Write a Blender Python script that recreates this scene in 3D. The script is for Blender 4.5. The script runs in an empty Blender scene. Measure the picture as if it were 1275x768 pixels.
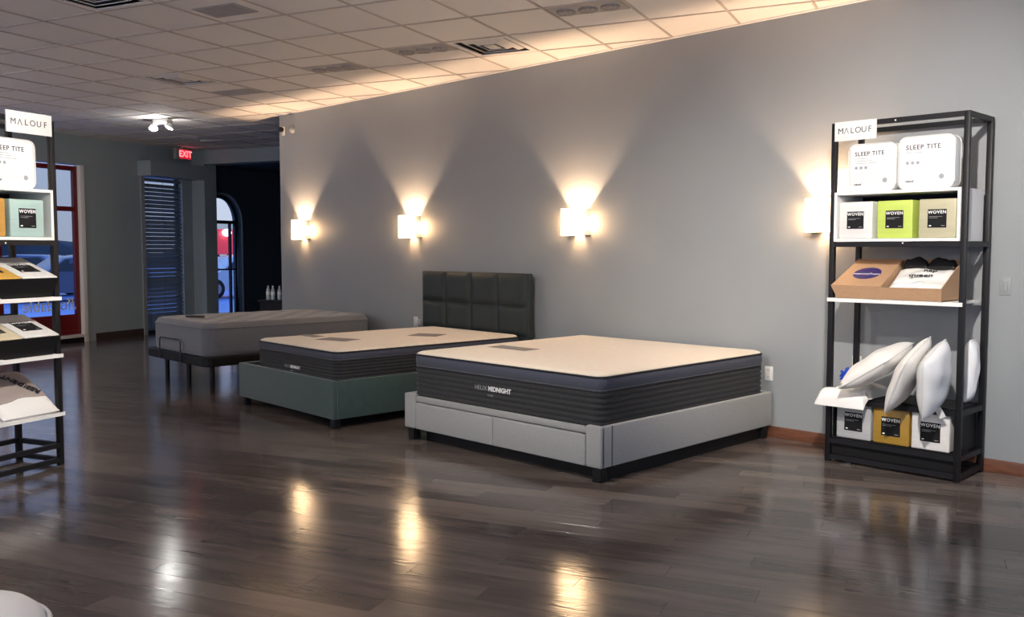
import bpy, bmesh, math, random
from mathutils import Vector, Matrix
random.seed(7)
R = math.radians
PI = math.pi
SC = bpy.context.scene
COL = SC.collection

# ------------------------------------------------------------------ camera
CAM_H = 1.52
F_PX = 1150.0
PITCH = math.atan(74 / F_PX)
YAW = R(44.6)                      # angle between the view and the long wall
cd = bpy.data.cameras.new('camera')
cam = bpy.data.objects.new('camera', cd)
COL.objects.link(cam)
cd.sensor_fit = 'HORIZONTAL'
cd.sensor_width = 36.0
cd.lens = 36.0 * F_PX / 1275.0
cd.clip_start = 0.05
cd.clip_end = 400
FWD = Vector((-math.cos(YAW) * math.cos(PITCH), math.sin(YAW) * math.cos(PITCH), -math.sin(PITCH)))
cam.location = (0, 0, CAM_H)
cam.rotation_euler = FWD.to_track_quat('-Z', 'Y').to_euler()
SC.camera = cam

# ------------------------------------------------------------------ view, world
SC.view_settings.view_transform = 'Standard'
SC.view_settings.look = 'None'
SC.view_settings.gamma = 1.0
SC.view_settings.use_curve_mapping = False
SC.view_settings.exposure = 0.78
SC.cycles.use_denoising = True
SC.cycles.max_bounces = 8
SC.cycles.sample_clamp_indirect = 8.0

SKY_STRENGTH = 2.2
w = bpy.data.worlds.new('dusk_sky')
SC.world = w
w.use_nodes = True
nt = w.node_tree
nt.nodes.clear()
wo = nt.nodes.new('ShaderNodeOutputWorld')
bg = nt.nodes.new('ShaderNodeBackground')
tc = nt.nodes.new('ShaderNodeTexCoord')
sx = nt.nodes.new('ShaderNodeSeparateXYZ')
rp = nt.nodes.new('ShaderNodeValToRGB')
nt.links.new(tc.outputs['Generated'], sx.inputs[0])
nt.links.new(sx.outputs['Z'], rp.inputs[0])
nt.links.new(rp.outputs[0], bg.inputs[0])
nt.links.new(bg.outputs[0], wo.inputs[0])
rp.color_ramp.elements[0].position = 0.0
rp.color_ramp.elements[0].color = (0.27, 0.28, 0.31, 1)
rp.color_ramp.elements[1].position = 0.55
rp.color_ramp.elements[1].color = (0.26, 0.40, 0.75, 1)
e = rp.color_ramp.elements.new(0.12)
e.color = (0.28, 0.31, 0.38, 1)
bg.inputs[1].default_value = SKY_STRENGTH

# lamp strengths for the builders below; the hanging globes are added to brighten
SCONCE_W = 8.0
UPLIGHT_W = 75.0
FILL_W = 340.0
RACK_SPOT_W = 400.0
BED_SPOT_W = 190.0

# ------------------------------------------------------------------ building frame
BANG = R(22)
A = Vector((math.cos(BANG), math.sin(BANG), 0))     # from the shop windows into the room
B = Vector((-math.sin(BANG), math.cos(BANG), 0))    # along the shop windows
P0 = Vector((-15.8, 5.85, 0))
WALL_Y = 6.71
CEIL_Z = 3.345


def bpt(u, v, z=0.0):
    return P0 + B * u + A * v + Vector((0, 0, z))


# ------------------------------------------------------------------ materials
MATS = {}


def mat(name, col, rough=0.6, metal=0.0, var=0.0, scale=8.0, bump=0.0, bscale=120.0, stretch=(1, 1, 1),
        emit=None, estr=0.0, spec=0.5, coat=0.0, sheen=0.0, col2=None, rough_var=0.0):
    if name in MATS:
        return MATS[name]
    m = bpy.data.materials.new(name)
    m.use_nodes = True
    t = m.node_tree
    p = t.nodes['Principled BSDF']
    p.inputs['Base Color'].default_value = (*col, 1)
    p.inputs['Roughness'].default_value = rough
    p.inputs['Metallic'].default_value = metal
    p.inputs['Specular IOR Level'].default_value = spec
    p.inputs['Coat Weight'].default_value = coat
    p.inputs['Sheen Weight'].default_value = sheen
    co = t.nodes.new('ShaderNodeTexCoord')
    mp = t.nodes.new('ShaderNodeMapping')
    mp.inputs['Scale'].default_value = stretch
    t.links.new(co.outputs['Object'], mp.inputs[0])
    if var > 0 or col2:
        n = t.nodes.new('ShaderNodeTexNoise')
        n.inputs['Scale'].default_value = scale
        n.inputs['Detail'].default_value = 5
        t.links.new(mp.outputs[0], n.inputs['Vector'])
        r = t.nodes.new('ShaderNodeValToRGB')
        r.color_ramp.elements[0].position = 0.3
        r.color_ramp.elements[1].position = 0.7
        c2 = col2 if col2 else tuple(min(1, c * (1 + var)) for c in col)
        c1 = col if col2 else tuple(c * (1 - var) for c in col)
        r.color_ramp.elements[0].color = (*c1, 1)
        r.color_ramp.elements[1].color = (*c2, 1)
        t.links.new(n.outputs[0], r.inputs[0])
        t.links.new(r.outputs[0], p.inputs['Base Color'])
        if rough_var > 0:
            mr = t.nodes.new('ShaderNodeMapRange')
            mr.inputs['To Min'].default_value = rough - rough_var
            mr.inputs['To Max'].default_value = rough + rough_var
            t.links.new(n.outputs[0], mr.inputs[0])
            t.links.new(mr.outputs[0], p.inputs['Roughness'])
    if bump > 0:
        n2 = t.nodes.new('ShaderNodeTexNoise')
        n2.inputs['Scale'].default_value = bscale
        n2.inputs['Detail'].default_value = 3
        t.links.new(mp.outputs[0], n2.inputs['Vector'])
        b = t.nodes.new('ShaderNodeBump')
        b.inputs['Strength'].default_value = bump
        b.inputs['Distance'].default_value = 0.004
        t.links.new(n2.outputs[0], b.inputs['Height'])
        t.links.new(b.outputs[0], p.inputs['Normal'])
    if emit:
        p.inputs['Emission Color'].default_value = (*emit, 1)
        p.inputs['Emission Strength'].default_value = estr
    MATS[name] = m
    return m


def rand_mat(name, c1, c2, rough, bump=0.0, bscale=30.0, stretch=(1, 1, 1), grain=0.0, gscale=6.0, spec=0.5, bdist=0.002,
             rough_noise=0.0):
    """colour differs from piece to piece (object random + island random), plus grain"""
    m = bpy.data.materials.new(name)
    m.use_nodes = True
    t = m.node_tree
    p = t.nodes['Principled BSDF']
    p.inputs['Roughness'].default_value = rough
    p.inputs['Specular IOR Level'].default_value = spec
    oi = t.nodes.new('ShaderNodeObjectInfo')
    ge = t.nodes.new('ShaderNodeNewGeometry')
    ad = t.nodes.new('ShaderNodeMath'); ad.operation = 'ADD'
    fr = t.nodes.new('ShaderNodeMath'); fr.operation = 'FRACT'
    t.links.new(oi.outputs['Random'], ad.inputs[0])
    t.links.new(ge.outputs['Random Per Island'], ad.inputs[1])
    t.links.new(ad.outputs[0], fr.inputs[0])
    mx = t.nodes.new('ShaderNodeMix'); mx.data_type = 'RGBA'
    mx.inputs[6].default_value = (*c1, 1)
    mx.inputs[7].default_value = (*c2, 1)
    co = t.nodes.new('ShaderNodeTexCoord')
    mp = t.nodes.new('ShaderNodeMapping')
    mp.inputs['Scale'].default_value = stretch
    mp.inputs['Rotation'].default_value = (0, 0, 0)
    # world position turned into the direction of the boards
    vr = t.nodes.new('ShaderNodeVectorRotate'); vr.rotation_type = 'Z_AXIS'
    vr.inputs['Angle'].default_value = -BANG
    t.links.new(ge.outputs['Position'], vr.inputs['Vector'])
    of = t.nodes.new('ShaderNodeVectorMath'); of.operation = 'MULTIPLY_ADD'
    cmb = t.nodes.new('ShaderNodeCombineXYZ')
    t.links.new(fr.outputs[0], cmb.inputs[0]); t.links.new(fr.outputs[0], cmb.inputs[2])
    t.links.new(cmb.outputs[0], of.inputs[0])
    of.inputs[1].default_value = (31, 0, 17)
    t.links.new(vr.outputs[0], of.inputs[2])
    t.links.new(of.outputs[0], mp.inputs[0])
    n = t.nodes.new('ShaderNodeTexNoise')
    n.inputs['Scale'].default_value = gscale
    n.inputs['Detail'].default_value = 6
    t.links.new(mp.outputs[0], n.inputs['Vector'])
    m1 = t.nodes.new('ShaderNodeMath'); m1.operation = 'MULTIPLY_ADD'
    t.links.new(n.outputs[0], m1.inputs[0]); m1.inputs[1].default_value = grain * 2; m1.inputs[2].default_value = -grain
    m2 = t.nodes.new('ShaderNodeMath'); m2.operation = 'ADD'; m2.use_clamp = True
    t.links.new(m1.outputs[0], m2.inputs[0]); t.links.new(fr.outputs[0], m2.inputs[1])
    t.links.new(m2.outputs[0], mx.inputs[0])
    t.links.new(mx.outputs[2], p.inputs['Base Color'])
    if rough_noise:
        mr = t.nodes.new('ShaderNodeMapRange')
        mr.inputs['From Min'].default_value = 0.3; mr.inputs['From Max'].default_value = 0.7
        mr.inputs['To Min'].default_value = rough - rough_noise
        mr.inputs['To Max'].default_value = rough + rough_noise
        t.links.new(n.outputs[0], mr.inputs[0])
        t.links.new(mr.outputs[0], p.inputs['Roughness'])
    if bump:
        n2 = t.nodes.new('ShaderNodeTexNoise')
        n2.inputs['Scale'].default_value = bscale
        n2.inputs['Detail'].default_value = 2
        t.links.new(mp.outputs[0], n2.inputs['Vector'])
        b = t.nodes.new('ShaderNodeBump')
        b.inputs['Strength'].default_value = bump
        b.inputs['Distance'].default_value = bdist
        t.links.new(n2.outputs[0], b.inputs['Height'])
        t.links.new(b.outputs[0], p.inputs['Normal'])
    MATS[name] = m
    return m


def glass_mat(name, tint=(0.58, 0.62, 0.68), refl=0.03):
    m = bpy.data.materials.new(name)
    m.use_nodes = True
    t = m.node_tree
    t.nodes.clear()
    o = t.nodes.new('ShaderNodeOutputMaterial')
    tr = t.nodes.new('ShaderNodeBsdfTransparent'); tr.inputs[0].default_value = (*tint, 1)
    gl = t.nodes.new('ShaderNodeBsdfGlossy'); gl.inputs['Roughness'].default_value = 0.03
    mx = t.nodes.new('ShaderNodeMixShader')
    lw = t.nodes.new('ShaderNodeLayerWeight'); lw.inputs[0].default_value = 0.5
    pw = t.nodes.new('ShaderNodeMath'); pw.operation = 'POWER'; pw.inputs[1].default_value = 4.0
    fr = t.nodes.new('ShaderNodeMath'); fr.operation = 'MULTIPLY_ADD'; fr.inputs[1].default_value = 0.9; fr.inputs[2].default_value = refl
    t.links.new(lw.outputs['Facing'], pw.inputs[0]); t.links.new(pw.outputs[0], fr.inputs[0])
    t.links.new(fr.outputs[0], mx.inputs[0])
    t.links.new(tr.outputs[0], mx.inputs[1]); t.links.new(gl.outputs[0], mx.inputs[2])
    t.links.new(mx.outputs[0], o.inputs[0])
    MATS[name] = m
    return m


def emit_mat(name, col, s):
    m = bpy.data.materials.new(name)
    m.use_nodes = True
    p = m.node_tree.nodes['Principled BSDF']
    p.inputs['Base Color'].default_value = (*[min(1, c) for c in col], 1)
    p.inputs['Emission Color'].default_value = (*col, 1)
    p.inputs['Emission Strength'].default_value = s
    MATS[name] = m
    return m


M_WALL = mat('grey_wall_paint', (0.285, 0.305, 0.318), 0.55, var=0.03, scale=1.5, bump=0.15, bscale=60)
M_SLATE = mat('slate_wall_paint', (0.31, 0.37, 0.40), 0.45, var=0.04, scale=1.5, bump=0.15, bscale=60)
M_NAVY = mat('navy_wall_paint', (0.045, 0.070, 0.105), 0.5, var=0.05, scale=1.5, bump=0.15, bscale=60)
M_BASE = mat('brown_baseboard', (0.16, 0.062, 0.035), 0.4, var=0.25, scale=10, stretch=(1, 8, 8))
M_DBASE = mat('dark_baseboard', (0.06, 0.04, 0.035), 0.4, var=0.2, scale=10)
M_TILE = rand_mat('ceiling_tile', (0.79, 0.77, 0.75), (0.84, 0.82, 0.80), 0.85, bump=0.4, bscale=140, grain=0.2, gscale=40)
M_GRID = mat('ceiling_bar', (0.50, 0.45, 0.41), 0.5)
M_PLANK = rand_mat('dark_wood_plank', (0.082, 0.066, 0.060), (0.170, 0.138, 0.122), 0.14, bump=0.40, bscale=7,
                   stretch=(1.0, 7.0, 1.0), grain=0.9, gscale=2.2, spec=0.55, bdist=0.0016, rough_noise=0.025)
M_SUBFLOOR = mat('plank_joint', (0.03, 0.025, 0.023), 0.5)
M_BLACK = mat('black_metal', (0.007, 0.007, 0.009), 0.45, spec=0.35)
M_BLACKP = mat('black_plastic', (0.007, 0.007, 0.008), 0.5, spec=0.3)
M_BLACKCARD = mat('black_card', (0.007, 0.007, 0.008), 0.55, spec=0.25)
M_WHITE = mat('white_board', (0.80, 0.79, 0.77), 0.45)
M_SIGNW = mat('white_sign', (0.82, 0.81, 0.79), 0.5)
M_INK = mat('dark_ink', (0.03, 0.03, 0.035), 0.6)
M_GINK = mat('grey_ink', (0.32, 0.33, 0.34), 0.6)
M_WINK = mat('white_ink', (0.85, 0.85, 0.84), 0.6)
M_CARD = mat('brown_cardboard', (0.46, 0.28, 0.16), 0.8, var=0.08, scale=30, stretch=(1, 12, 1))
M_CARDIN = mat('cardboard_inside', (0.40, 0.25, 0.15), 0.85, var=0.08, scale=30)
M_PURPLE = mat('purple_print', (0.045, 0.03, 0.16), 0.5)
M_CREAM = mat('cream_knit', (0.80, 0.70, 0.58), 0.9, var=0.03, scale=20, bump=0.35, bscale=70, sheen=0.2)
M_PIPE = mat('black_piping', (0.012, 0.012, 0.018), 0.7)
M_BAND = mat('slate_blue_band', (0.052, 0.058, 0.085), 0.9, bump=0.3, bscale=260, sheen=0.1)
M_QUILT = mat('charcoal_quilt', (0.020, 0.021, 0.024), 0.9, var=0.2, scale=40, bump=0.4, bscale=200, sheen=0.1)
M_LPIPE = mat('grey_piping', (0.12, 0.12, 0.13), 0.8)
M_BEDW = mat('pale_grey_upholstery', (0.31, 0.318, 0.315), 0.85, var=0.06, scale=90, bump=0.4, bscale=380, sheen=0.2)
M_GREEN = mat('green_velvet', (0.030, 0.062, 0.060), 0.75, var=0.1, scale=12, bump=0.2, bscale=300, sheen=0.35)
M_HEADB = mat('dark_green_leather', (0.020, 0.029, 0.029), 0.6, var=0.1, scale=14, bump=0.2, bscale=90)
M_GREYM = mat('heather_grey_knit', (0.160, 0.172, 0.200), 0.95, var=0.16, scale=120, bump=0.5, bscale=220, sheen=0.3)
M_PATCH = mat('grey_label_patch', (0.26, 0.22, 0.20), 0.9, var=0.25, scale=60)
M_CHROME = mat('brushed_steel', (0.35, 0.35, 0.37), 0.35, metal=1.0)
M_DSTEEL = mat('dark_steel', (0.05, 0.05, 0.06), 0.4, metal=0.6)
M_PLAST = mat('white_plastic', (0.74, 0.74, 0.72), 0.4)
M_PILLOW = mat('white_pillow_cloth', (0.82, 0.81, 0.79), 0.9, bump=0.25, bscale=60, sheen=0.2)
M_PILLOW2 = mat('white_dotted_pillow', (0.80, 0.79, 0.77), 0.9, var=0.10, scale=160, bump=0.6, bscale=160)
M_WRAP = mat('clear_wrap_white', (0.80, 0.81, 0.82), 0.22, bump=0.5, bscale=26, spec=0.7)
M_GREYBAG = mat('taupe_print_bag', (0.33, 0.28, 0.26), 0.45, var=0.05, scale=20, bump=0.3, bscale=20)
M_BLUE = mat('royal_blue_yarn', (0.012, 0.10, 0.62), 0.8, var=0.3, scale=30)
M_RED = mat('dark_red_frame', (0.16, 0.012, 0.014), 0.35)
M_DBRONZE = mat('dark_bronze_frame', (0.012, 0.012, 0.014), 0.35)
M_CASING = mat('white_casing', (0.82, 0.81, 0.78), 0.5)
M_GLASS = glass_mat('window_glass')
M_ASPHALT = mat('blue_grey_asphalt', (0.22, 0.36, 0.74), 0.45, var=0.2, scale=0.6)
M_WALK = mat('grey_concrete', (0.35, 0.34, 0.34), 0.8, var=0.1, scale=3)

# ------------------------------------------------------------------ mesh helpers


def finish(name, bm, material, parent=None, smooth=False, angle=35, loc=None, mats=None):
    me = bpy.data.meshes.new(name)
    bmesh.ops.recalc_face_normals(bm, faces=bm.faces)
    bm.to_mesh(me)
    bm.free()
    for m in (mats or [material]):
        me.materials.append(m)
    if smooth:
        for p in me.polygons:
            p.use_smooth = True
        me.set_sharp_from_angle(angle=R(angle))
    o = bpy.data.objects.new(name, me)
    COL.objects.link(o)
    if parent:
        o.parent = parent
    if loc:
        o.location = loc
    return o


def add_box(bm, x0, x1, y0, y1, z0, z1, mi=0):
    vs = [bm.verts.new(c) for c in ((x0, y0, z0), (x1, y0, z0), (x1, y1, z0), (x0, y1, z0),
                                    (x0, y0, z1), (x1, y0, z1), (x1, y1, z1), (x0, y1, z1))]
    fs = []
    for f in ((3, 2, 1, 0), (4, 5, 6, 7), (0, 1, 5, 4), (1, 2, 6, 5), (2, 3, 7, 6), (3, 0, 4, 7)):
        fc = bm.faces.new([vs[i] for i in f]); fc.material_index = mi; fs.append(fc)
    return vs


def box(name, x0, x1, y0, y1, z0, z1, material, parent=None, bev=0.0, seg=2, loc=None):
    bm = bmesh.new()
    add_box(bm, x0, x1, y0, y1, z0, z1)
    if bev > 0:
        bmesh.ops.bevel(bm, geom=bm.edges[:], offset=bev, segments=seg, profile=0.5, affect='EDGES')
    return finish(name, bm, material, parent, smooth=bev > 0, loc=loc)


def boxes(name, lst, material, parent=None):
    bm = bmesh.new()
    for b in lst:
        add_box(bm, *b)
    return finish(name, bm, material, parent)


def add_tube(bm, pts, r, n=10, closed=False, cap=True):
    pts = [Vector(p) for p in pts]
    k = len(pts)
    rings = []
    for i, p in enumerate(pts):
        if closed:
            d = pts[(i + 1) % k] - pts[i - 1]
        else:
            d = pts[min(i + 1, k - 1)] - pts[max(i - 1, 0)]
        d.normalize()
        up = Vector((0, 0, 1)) if abs(d.z) < 0.95 else Vector((1, 0, 0))
        s = d.cross(up).normalized()
        t = s.cross(d).normalized()
        rr = r[i] if isinstance(r, (list, tuple)) else r
        rings.append([bm.verts.new(p + (s * math.cos(2 * PI * j / n) + t * math.sin(2 * PI * j / n)) * rr) for j in range(n)])
    m = k if closed else k - 1
    for i in range(m):
        a, b = rings[i], rings[(i + 1) % k]
        for j in range(n):
            bm.faces.new([a[j], a[(j + 1) % n], b[(j + 1) % n], b[j]])
    if cap and not closed:
        bm.faces.new(rings[0][::-1]); bm.faces.new(rings[-1])


def tube(name, pts, r, material, parent=None, n=10, closed=False):
    bm = bmesh.new()
    add_tube(bm, pts, r, n, closed)
    return finish(name, bm, material, parent, smooth=True, angle=50)


def lathe(name, prof, material, parent=None, n=24, loc=None):
    """prof: (radius, z)"""
    bm = bmesh.new()
    rings = [[bm.verts.new((max(r, 1e-4) * math.cos(2 * PI * j / n), max(r, 1e-4) * math.sin(2 * PI * j / n), z)) for j in range(n)] for r, z in prof]
    for a, b in zip(rings, rings[1:]):
        for j in range(n):
            bm.faces.new([a[j], a[(j + 1) % n], b[(j + 1) % n], b[j]])
    bm.faces.new(rings[0][::-1]); bm.faces.new(rings[-1])
    return finish(name, bm, material, parent, smooth=True, angle=45, loc=loc)


def rr_outline(x0, x1, y0, y1, r, n=8):
    r = max(r, 1e-3)
    out = []
    for cx, cy, a0 in ((x1 - r, y0 + r, -PI / 2), (x1 - r, y1 - r, 0), (x0 + r, y1 - r, PI / 2), (x0 + r, y0 + r, PI)):
        for i in range(n + 1):
            a = a0 + PI / 2 * i / n
            out.append((cx + r * math.cos(a), cy + r * math.sin(a)))
    return out


def slab(name, x0, x1, y0, y1, rc, prof, material, parent=None, n=8, angle=40, wob=0.0):
    """a rounded-rectangle body; prof = list of (inset, z)"""
    bm = bmesh.new()
    rings = []
    for ins, z in prof:
        o = rr_outline(x0 + ins, x1 - ins, y0 + ins, y1 - ins, max(rc - ins, 0.004), n)
        # extra points along the straight edges for a soft waviness
        rings.append([bm.verts.new((px, py, z + (wob * math.sin(px * 9 + py * 7) if wob else 0))) for px, py in o])
    k = len(rings[0])
    for a, b in zip(rings, rings[1:]):
        for j in range(k):
            bm.faces.new([a[j], a[(j + 1) % k], b[(j + 1) % k], b[j]])
    bm.faces.new(rings[0][::-1]); bm.faces.new(rings[-1])
    return finish(name, bm, material, parent, smooth=True, angle=angle)


def empty(name, loc=(0, 0, 0), rz=0.0):
    o = bpy.data.objects.new(name, None)
    o.empty_display_size = 0.1
    COL.objects.link(o)
    o.location = loc
    o.rotation_euler = (0, 0, rz)
    return o


def tag(o, label, cat, group=None, kind=None):
    o['label'] = label
    o['category'] = cat
    if group:
        o['group'] = group
    if kind:
        o['kind'] = kind
    return o


def struct(o, label=None):
    o['kind'] = 'structure'
    if label:
        o['label'] = label
    return o


def copy_tree(o, parent=None):
    c = o.copy()
    COL.objects.link(c)
    if parent:
        c.parent = parent
    for ch in [x for x in o.children]:
        copy_tree(ch, c)
    return c


def text(name, s, size, material, parent, loc, rot=(PI / 2, 0, 0), depth=0.0006, bold=0.0, sp=1.0, align='CENTER', mirror=False, italic=0.0):
    cu = bpy.data.curves.new('font_tmp', 'FONT')
    cu.body = s
    cu.size = size
    cu.extrude = depth
    cu.offset = bold
    cu.space_character = sp
    cu.align_x = align
    cu.align_y = 'CENTER'
    cu.shear = italic
    cu.resolution_u = 3
    t = bpy.data.objects.new('font_tmp', cu)
    COL.objects.link(t)
    dg = bpy.context.evaluated_depsgraph_get()
    me = bpy.data.meshes.new_from_object(t.evaluated_get(dg))
    bpy.data.objects.remove(t)
    if mirror:
        for v in me.vertices:
            v.co.x = -v.co.x
        me.flip_normals()
    me.materials.clear()
    me.materials.append(material)
    me.name = name
    o = bpy.data.objects.new(name, me)
    COL.objects.link(o)
    o.parent = parent
    o.location = loc
    o.rotation_euler = rot
    return o


def pix(p):
    """pixel of a world point (used only to rank what shows largest)"""
    v = Vector(p) - cam.location
    r = Vector((math.sin(YAW), math.cos(YAW), 0))
    up = r.cross(FWD)
    z = v.dot(FWD)
    if z < 0.1:
        return None
    return 637.5 + F_PX * v.dot(r) / z, 384 - F_PX * v.dot(up) / z, z


# ------------------------------------------------------------------ floor
U0, U1, V0, V1 = -15.0, 8.0, 0.0, 17.0
fl = empty('floor')
struct(fl, 'glossy dark wood plank floor')
bm = bmesh.new()
add_box(bm, U0, U1, -0.2, V1, -0.12, -0.0045)
sub = finish('floor_base', bm, M_SUBFLOOR, fl)
sub.location = P0
sub.rotation_euler = (0, 0, BANG + PI / 2)
# local x -> B, local y -> -A : mirror y
for v in sub.data.vertices:
    v.co.y = -v.co.y
sub.data.flip_normals()

PL, PW, GAP = 1.22, 0.15, 0.0010
pm = bpy.data.meshes.new('plank')
bm = bmesh.new()
add_box(bm, 0, PL - GAP, 0, PW - GAP, -0.004, 0)
bmesh.ops.bevel(bm, geom=[ed for ed in bm.edges if all(v.co.z > -0.001 for v in ed.verts)], offset=0.0007, segments=1, affect='EDGES')
bmesh.ops.recalc_face_normals(bm, faces=bm.faces)
bm.to_mesh(pm); bm.free()
pm.materials.append(M_PLANK)
planks = []
row = 0
u = U0
while u < U1 - 0.01:
    off = (row * 0.437) % PL
    v = -off
    while v < V1:
        planks.append((u, v))
        v += PL
    u += PW
    row += 1


def in_view(c, mx=120, my=80):
    q = pix(c)
    return q is not None and -mx < q[0] < 1275 + mx and -my < q[1] < 768 + my, (q[2] if q else 99)


seen, rest = [], []
for (u, v) in planks:
    c = bpt(u + PW / 2, v + PL / 2)
    ok, d = in_view(c, 220, 60)
    if c.y > WALL_Y + 0.6 and c.x > -11:
        ok = False
    (seen if ok else rest).append((d, u, v))
seen.sort()
rest += seen[300:]
seen = seen[:300]
for d, u, v in seen:
    o = bpy.data.objects.new('plank', pm)
    COL.objects.link(o)
    o.parent = fl
    o.location = bpt(u, v)
    # mesh x runs along A, mesh y along -B ... use +B by shifting
    o.rotation_euler = (0, 0, BANG)
bm = bmesh.new()
for d, u, v in rest:
    q = [bpt(u, v), bpt(u, v + PL - GAP), bpt(u + PW - GAP, v + PL - GAP), bpt(u + PW - GAP, v)]
    bm.faces.new([bm.verts.new(p) for p in q])
po = finish('plank_field', bm, M_PLANK, fl)
po['kind'] = 'stuff'

# ------------------------------------------------------------------ ceiling
ce = empty('ceiling')
struct(ce, 'suspended ceiling of pale square tiles in thin bars')
CANG = R(19.8)
CA = Vector((math.cos(CANG), math.sin(CANG), 0)) * 0.628
CB = Vector((-math.sin(CANG), math.cos(CANG), 0)) * 0.688
G0 = Vector((-8.245, 3.259, CEIL_Z))


def cpt(i, j, dz=0.0):
    return G0 + CA * i + CB * j + Vector((0, 0, dz))


def room_ok(p, m=0.0):
    q = p - P0
    return -m < q.dot(A) < V1 + m and U0 - m < q.dot(B) < 2.35 + m


# the wooden deck over the ceiling keeps daylight out
bm = bmesh.new()
add_box(bm, U0 - .2, U1 + .2, -V1 - .2, 0.2, CEIL_Z + 0.25, CEIL_Z + 0.35)
o = finish('ceiling_deck', bm, M_TILE, ce)
o.location = P0; o.rotation_euler = (0, 0, BANG + PI / 2)

tm = bpy.data.meshes.new('ceiling_tile')
bm = bmesh.new()
add_box(bm, 0.010, 0.618, 0.010, 0.678, 0.004, 0.02)
bmesh.ops.recalc_face_normals(bm, faces=bm.faces)
bm.to_mesh(tm); bm.free()
tm.materials.append(M_TILE)
FIX = {}          # grid cells that hold a fixture instead of a tile
for cell in ((-2, 2), (4, 2), (1, -2), (-8, 8)):
    FIX[cell] = 'diffuser'
tl_seen, tl_rest = [], []
for i in range(-16, 34):
    for j in range(-18, 14):
        c = cpt(i + .5, j + .5)
        if not room_ok(c, 0.45):
            continue
        if c.y > WALL_Y + 0.42 and c.x > -11.5:
            continue
        if (i, j) in FIX:
            continue
        ok, d = in_view(c, 130, 70)
        (tl_seen if ok else tl_rest).append((d, i, j))
tl_seen.sort()
tl_rest += tl_seen[300:]
tl_seen = tl_seen[:300]
for d, i, j in tl_seen:
    o = bpy.data.objects.new('tile', tm)
    COL.objects.link(o)
    o.parent = ce
    o.location = cpt(i, j)
    o.rotation_euler = (0, 0, CANG)
bm = bmesh.new()
for d, i, j in tl_rest:
    bm.faces.new([bm.verts.new(cpt(i + a, j + b, 0.004)) for a, b in ((.016, .015), (.016, .985), (.984, .985), (.984, .015))])
o = finish('tile_field', bm, M_TILE, ce)
o['kind'] = 'stuff'
bm = bmesh.new()


def bar(p, q, hw=0.010):
    d = (q - p).normalized()
    s = Vector((-d.y, d.x, 0)) * hw
    lo = Vector((0, 0, -0.003)); hi = Vector((0, 0, 0.02))
    vs = [bm.verts.new(x) for x in (p - s + lo, p + s + lo, q + s + lo, q - s + lo, p - s + hi, p + s + hi, q + s + hi, q - s + hi)]
    for f in ((0, 1, 2, 3), (0, 3, 7, 4), (1, 5, 6, 2)):
        bm.faces.new([vs[k] for k in f])


def seg_cells(fix_i, k):
    """runs of the bar along one grid line inside the room"""
    run = []
    for m in range(-18, 34):
        p, q = (cpt(k, m), cpt(k, m + 1)) if fix_i else (cpt(m, k), cpt(m + 1, k))
        c = (p + q) / 2
        good = room_ok(c, 0.3) and not (c.y > WALL_Y + 0.3 and c.x > -11.5)
        if good:
            run.append((p, q))
        elif run:
            bar(run[0][0], run[-1][1]); run = []
    if run:
        bar(run[0][0], run[-1][1])


for k in range(-16, 35):
    seg_cells(True, k)
for k in range(-18, 15):
    seg_cells(False, k)
finish('ceiling_bars', bm, M_GRID, ce)
# edge angle along the long wall
box('wall_angle', -11.4, 2.2, WALL_Y - 0.03, WALL_Y, CEIL_Z - 0.006, CEIL_Z + 0.02, M_TILE, ce)

# ------------------------------------------------------------------ walls


def wall_piece(name, lst, material, parent=None):
    """lst of (u0,u1,v0,v1,z0,z1) boxes in the building frame"""
    bm = bmesh.new()
    for (u0, u1, v0, v1, z0, z1) in lst:
        vs = [bm.verts.new(bpt(a, b, c)) for c in (z0, z1) for a, b in ((u0, v0), (u1, v0), (u1, v1), (u0, v1))]
        for f in ((0, 1, 2, 3), (4, 5, 6, 7), (0, 1, 5, 4), (1, 2, 6, 5), (2, 3, 7, 6), (3, 0, 4, 7)):
            bm.faces.new([vs[k] for k in f])
    return finish(name, bm, material, parent)


struct(box('wall_long', -11.345, 2.4, WALL_Y, WALL_Y + 0.14, 0, CEIL_Z + 0.24, M_WALL), 'long pale grey wall behind the beds')
struct(box('baseboard_long', -11.345, 2.4, WALL_Y - 0.014, WALL_Y, 0, 0.09, M_BASE, bev=0.003), 'reddish brown baseboard of the long wall')
ZT = CEIL_Z + 0.24
WT = 0.20
# storefront: opening u -3.3..-0.17 ; second opening -10..-4.6 ; blind opening 1.10..2.05
struct(wall_piece('wall_window', [
    (-15, -10, -WT, 0, 0, ZT), (-4.6, -3.3, -WT, 0, 0, ZT), (-0.17, 1.10, -WT, 0, 0, ZT), (2.05, 2.66, -WT, 0, 0, ZT),
    (-10, -4.6, -WT, 0, 2.88, ZT), (-3.3, -0.17, -WT, 0, 2.88, ZT), (1.10, 2.05, -WT, 0, 2.80, ZT)], M_SLATE),
    'slate grey wall with the shop windows')
struct(wall_piece('baseboard_window', [(-0.02, 1.02, 0, 0.014, 0, 0.12), (2.1, 2.3, 0, 0.014, 0, 0.12), (-4.6, -3.35, 0, 0.014, 0, 0.12)], M_DBASE))
struct(wall_piece('trim_1', [(-0.24, -0.02, 0, 0.05, 2.88, 2.96), (-3.4, -0.24, 0, 0.05, 2.88, 2.96)], M_SLATE))
struct(wall_piece('trim_2', [(1.02, 1.10, 0, 0.03, 0, 2.80)], M_WALL))
# wall with the wide opening (beam, pillar)
struct(wall_piece('wall_opening', [(2.30, 2.62, 0, 0.30, 0, ZT), (2.30, 2.62, 0.30, 9.0, 3.10, ZT)], M_SLATE), 'slate pillar and beam around the wide opening')
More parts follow.
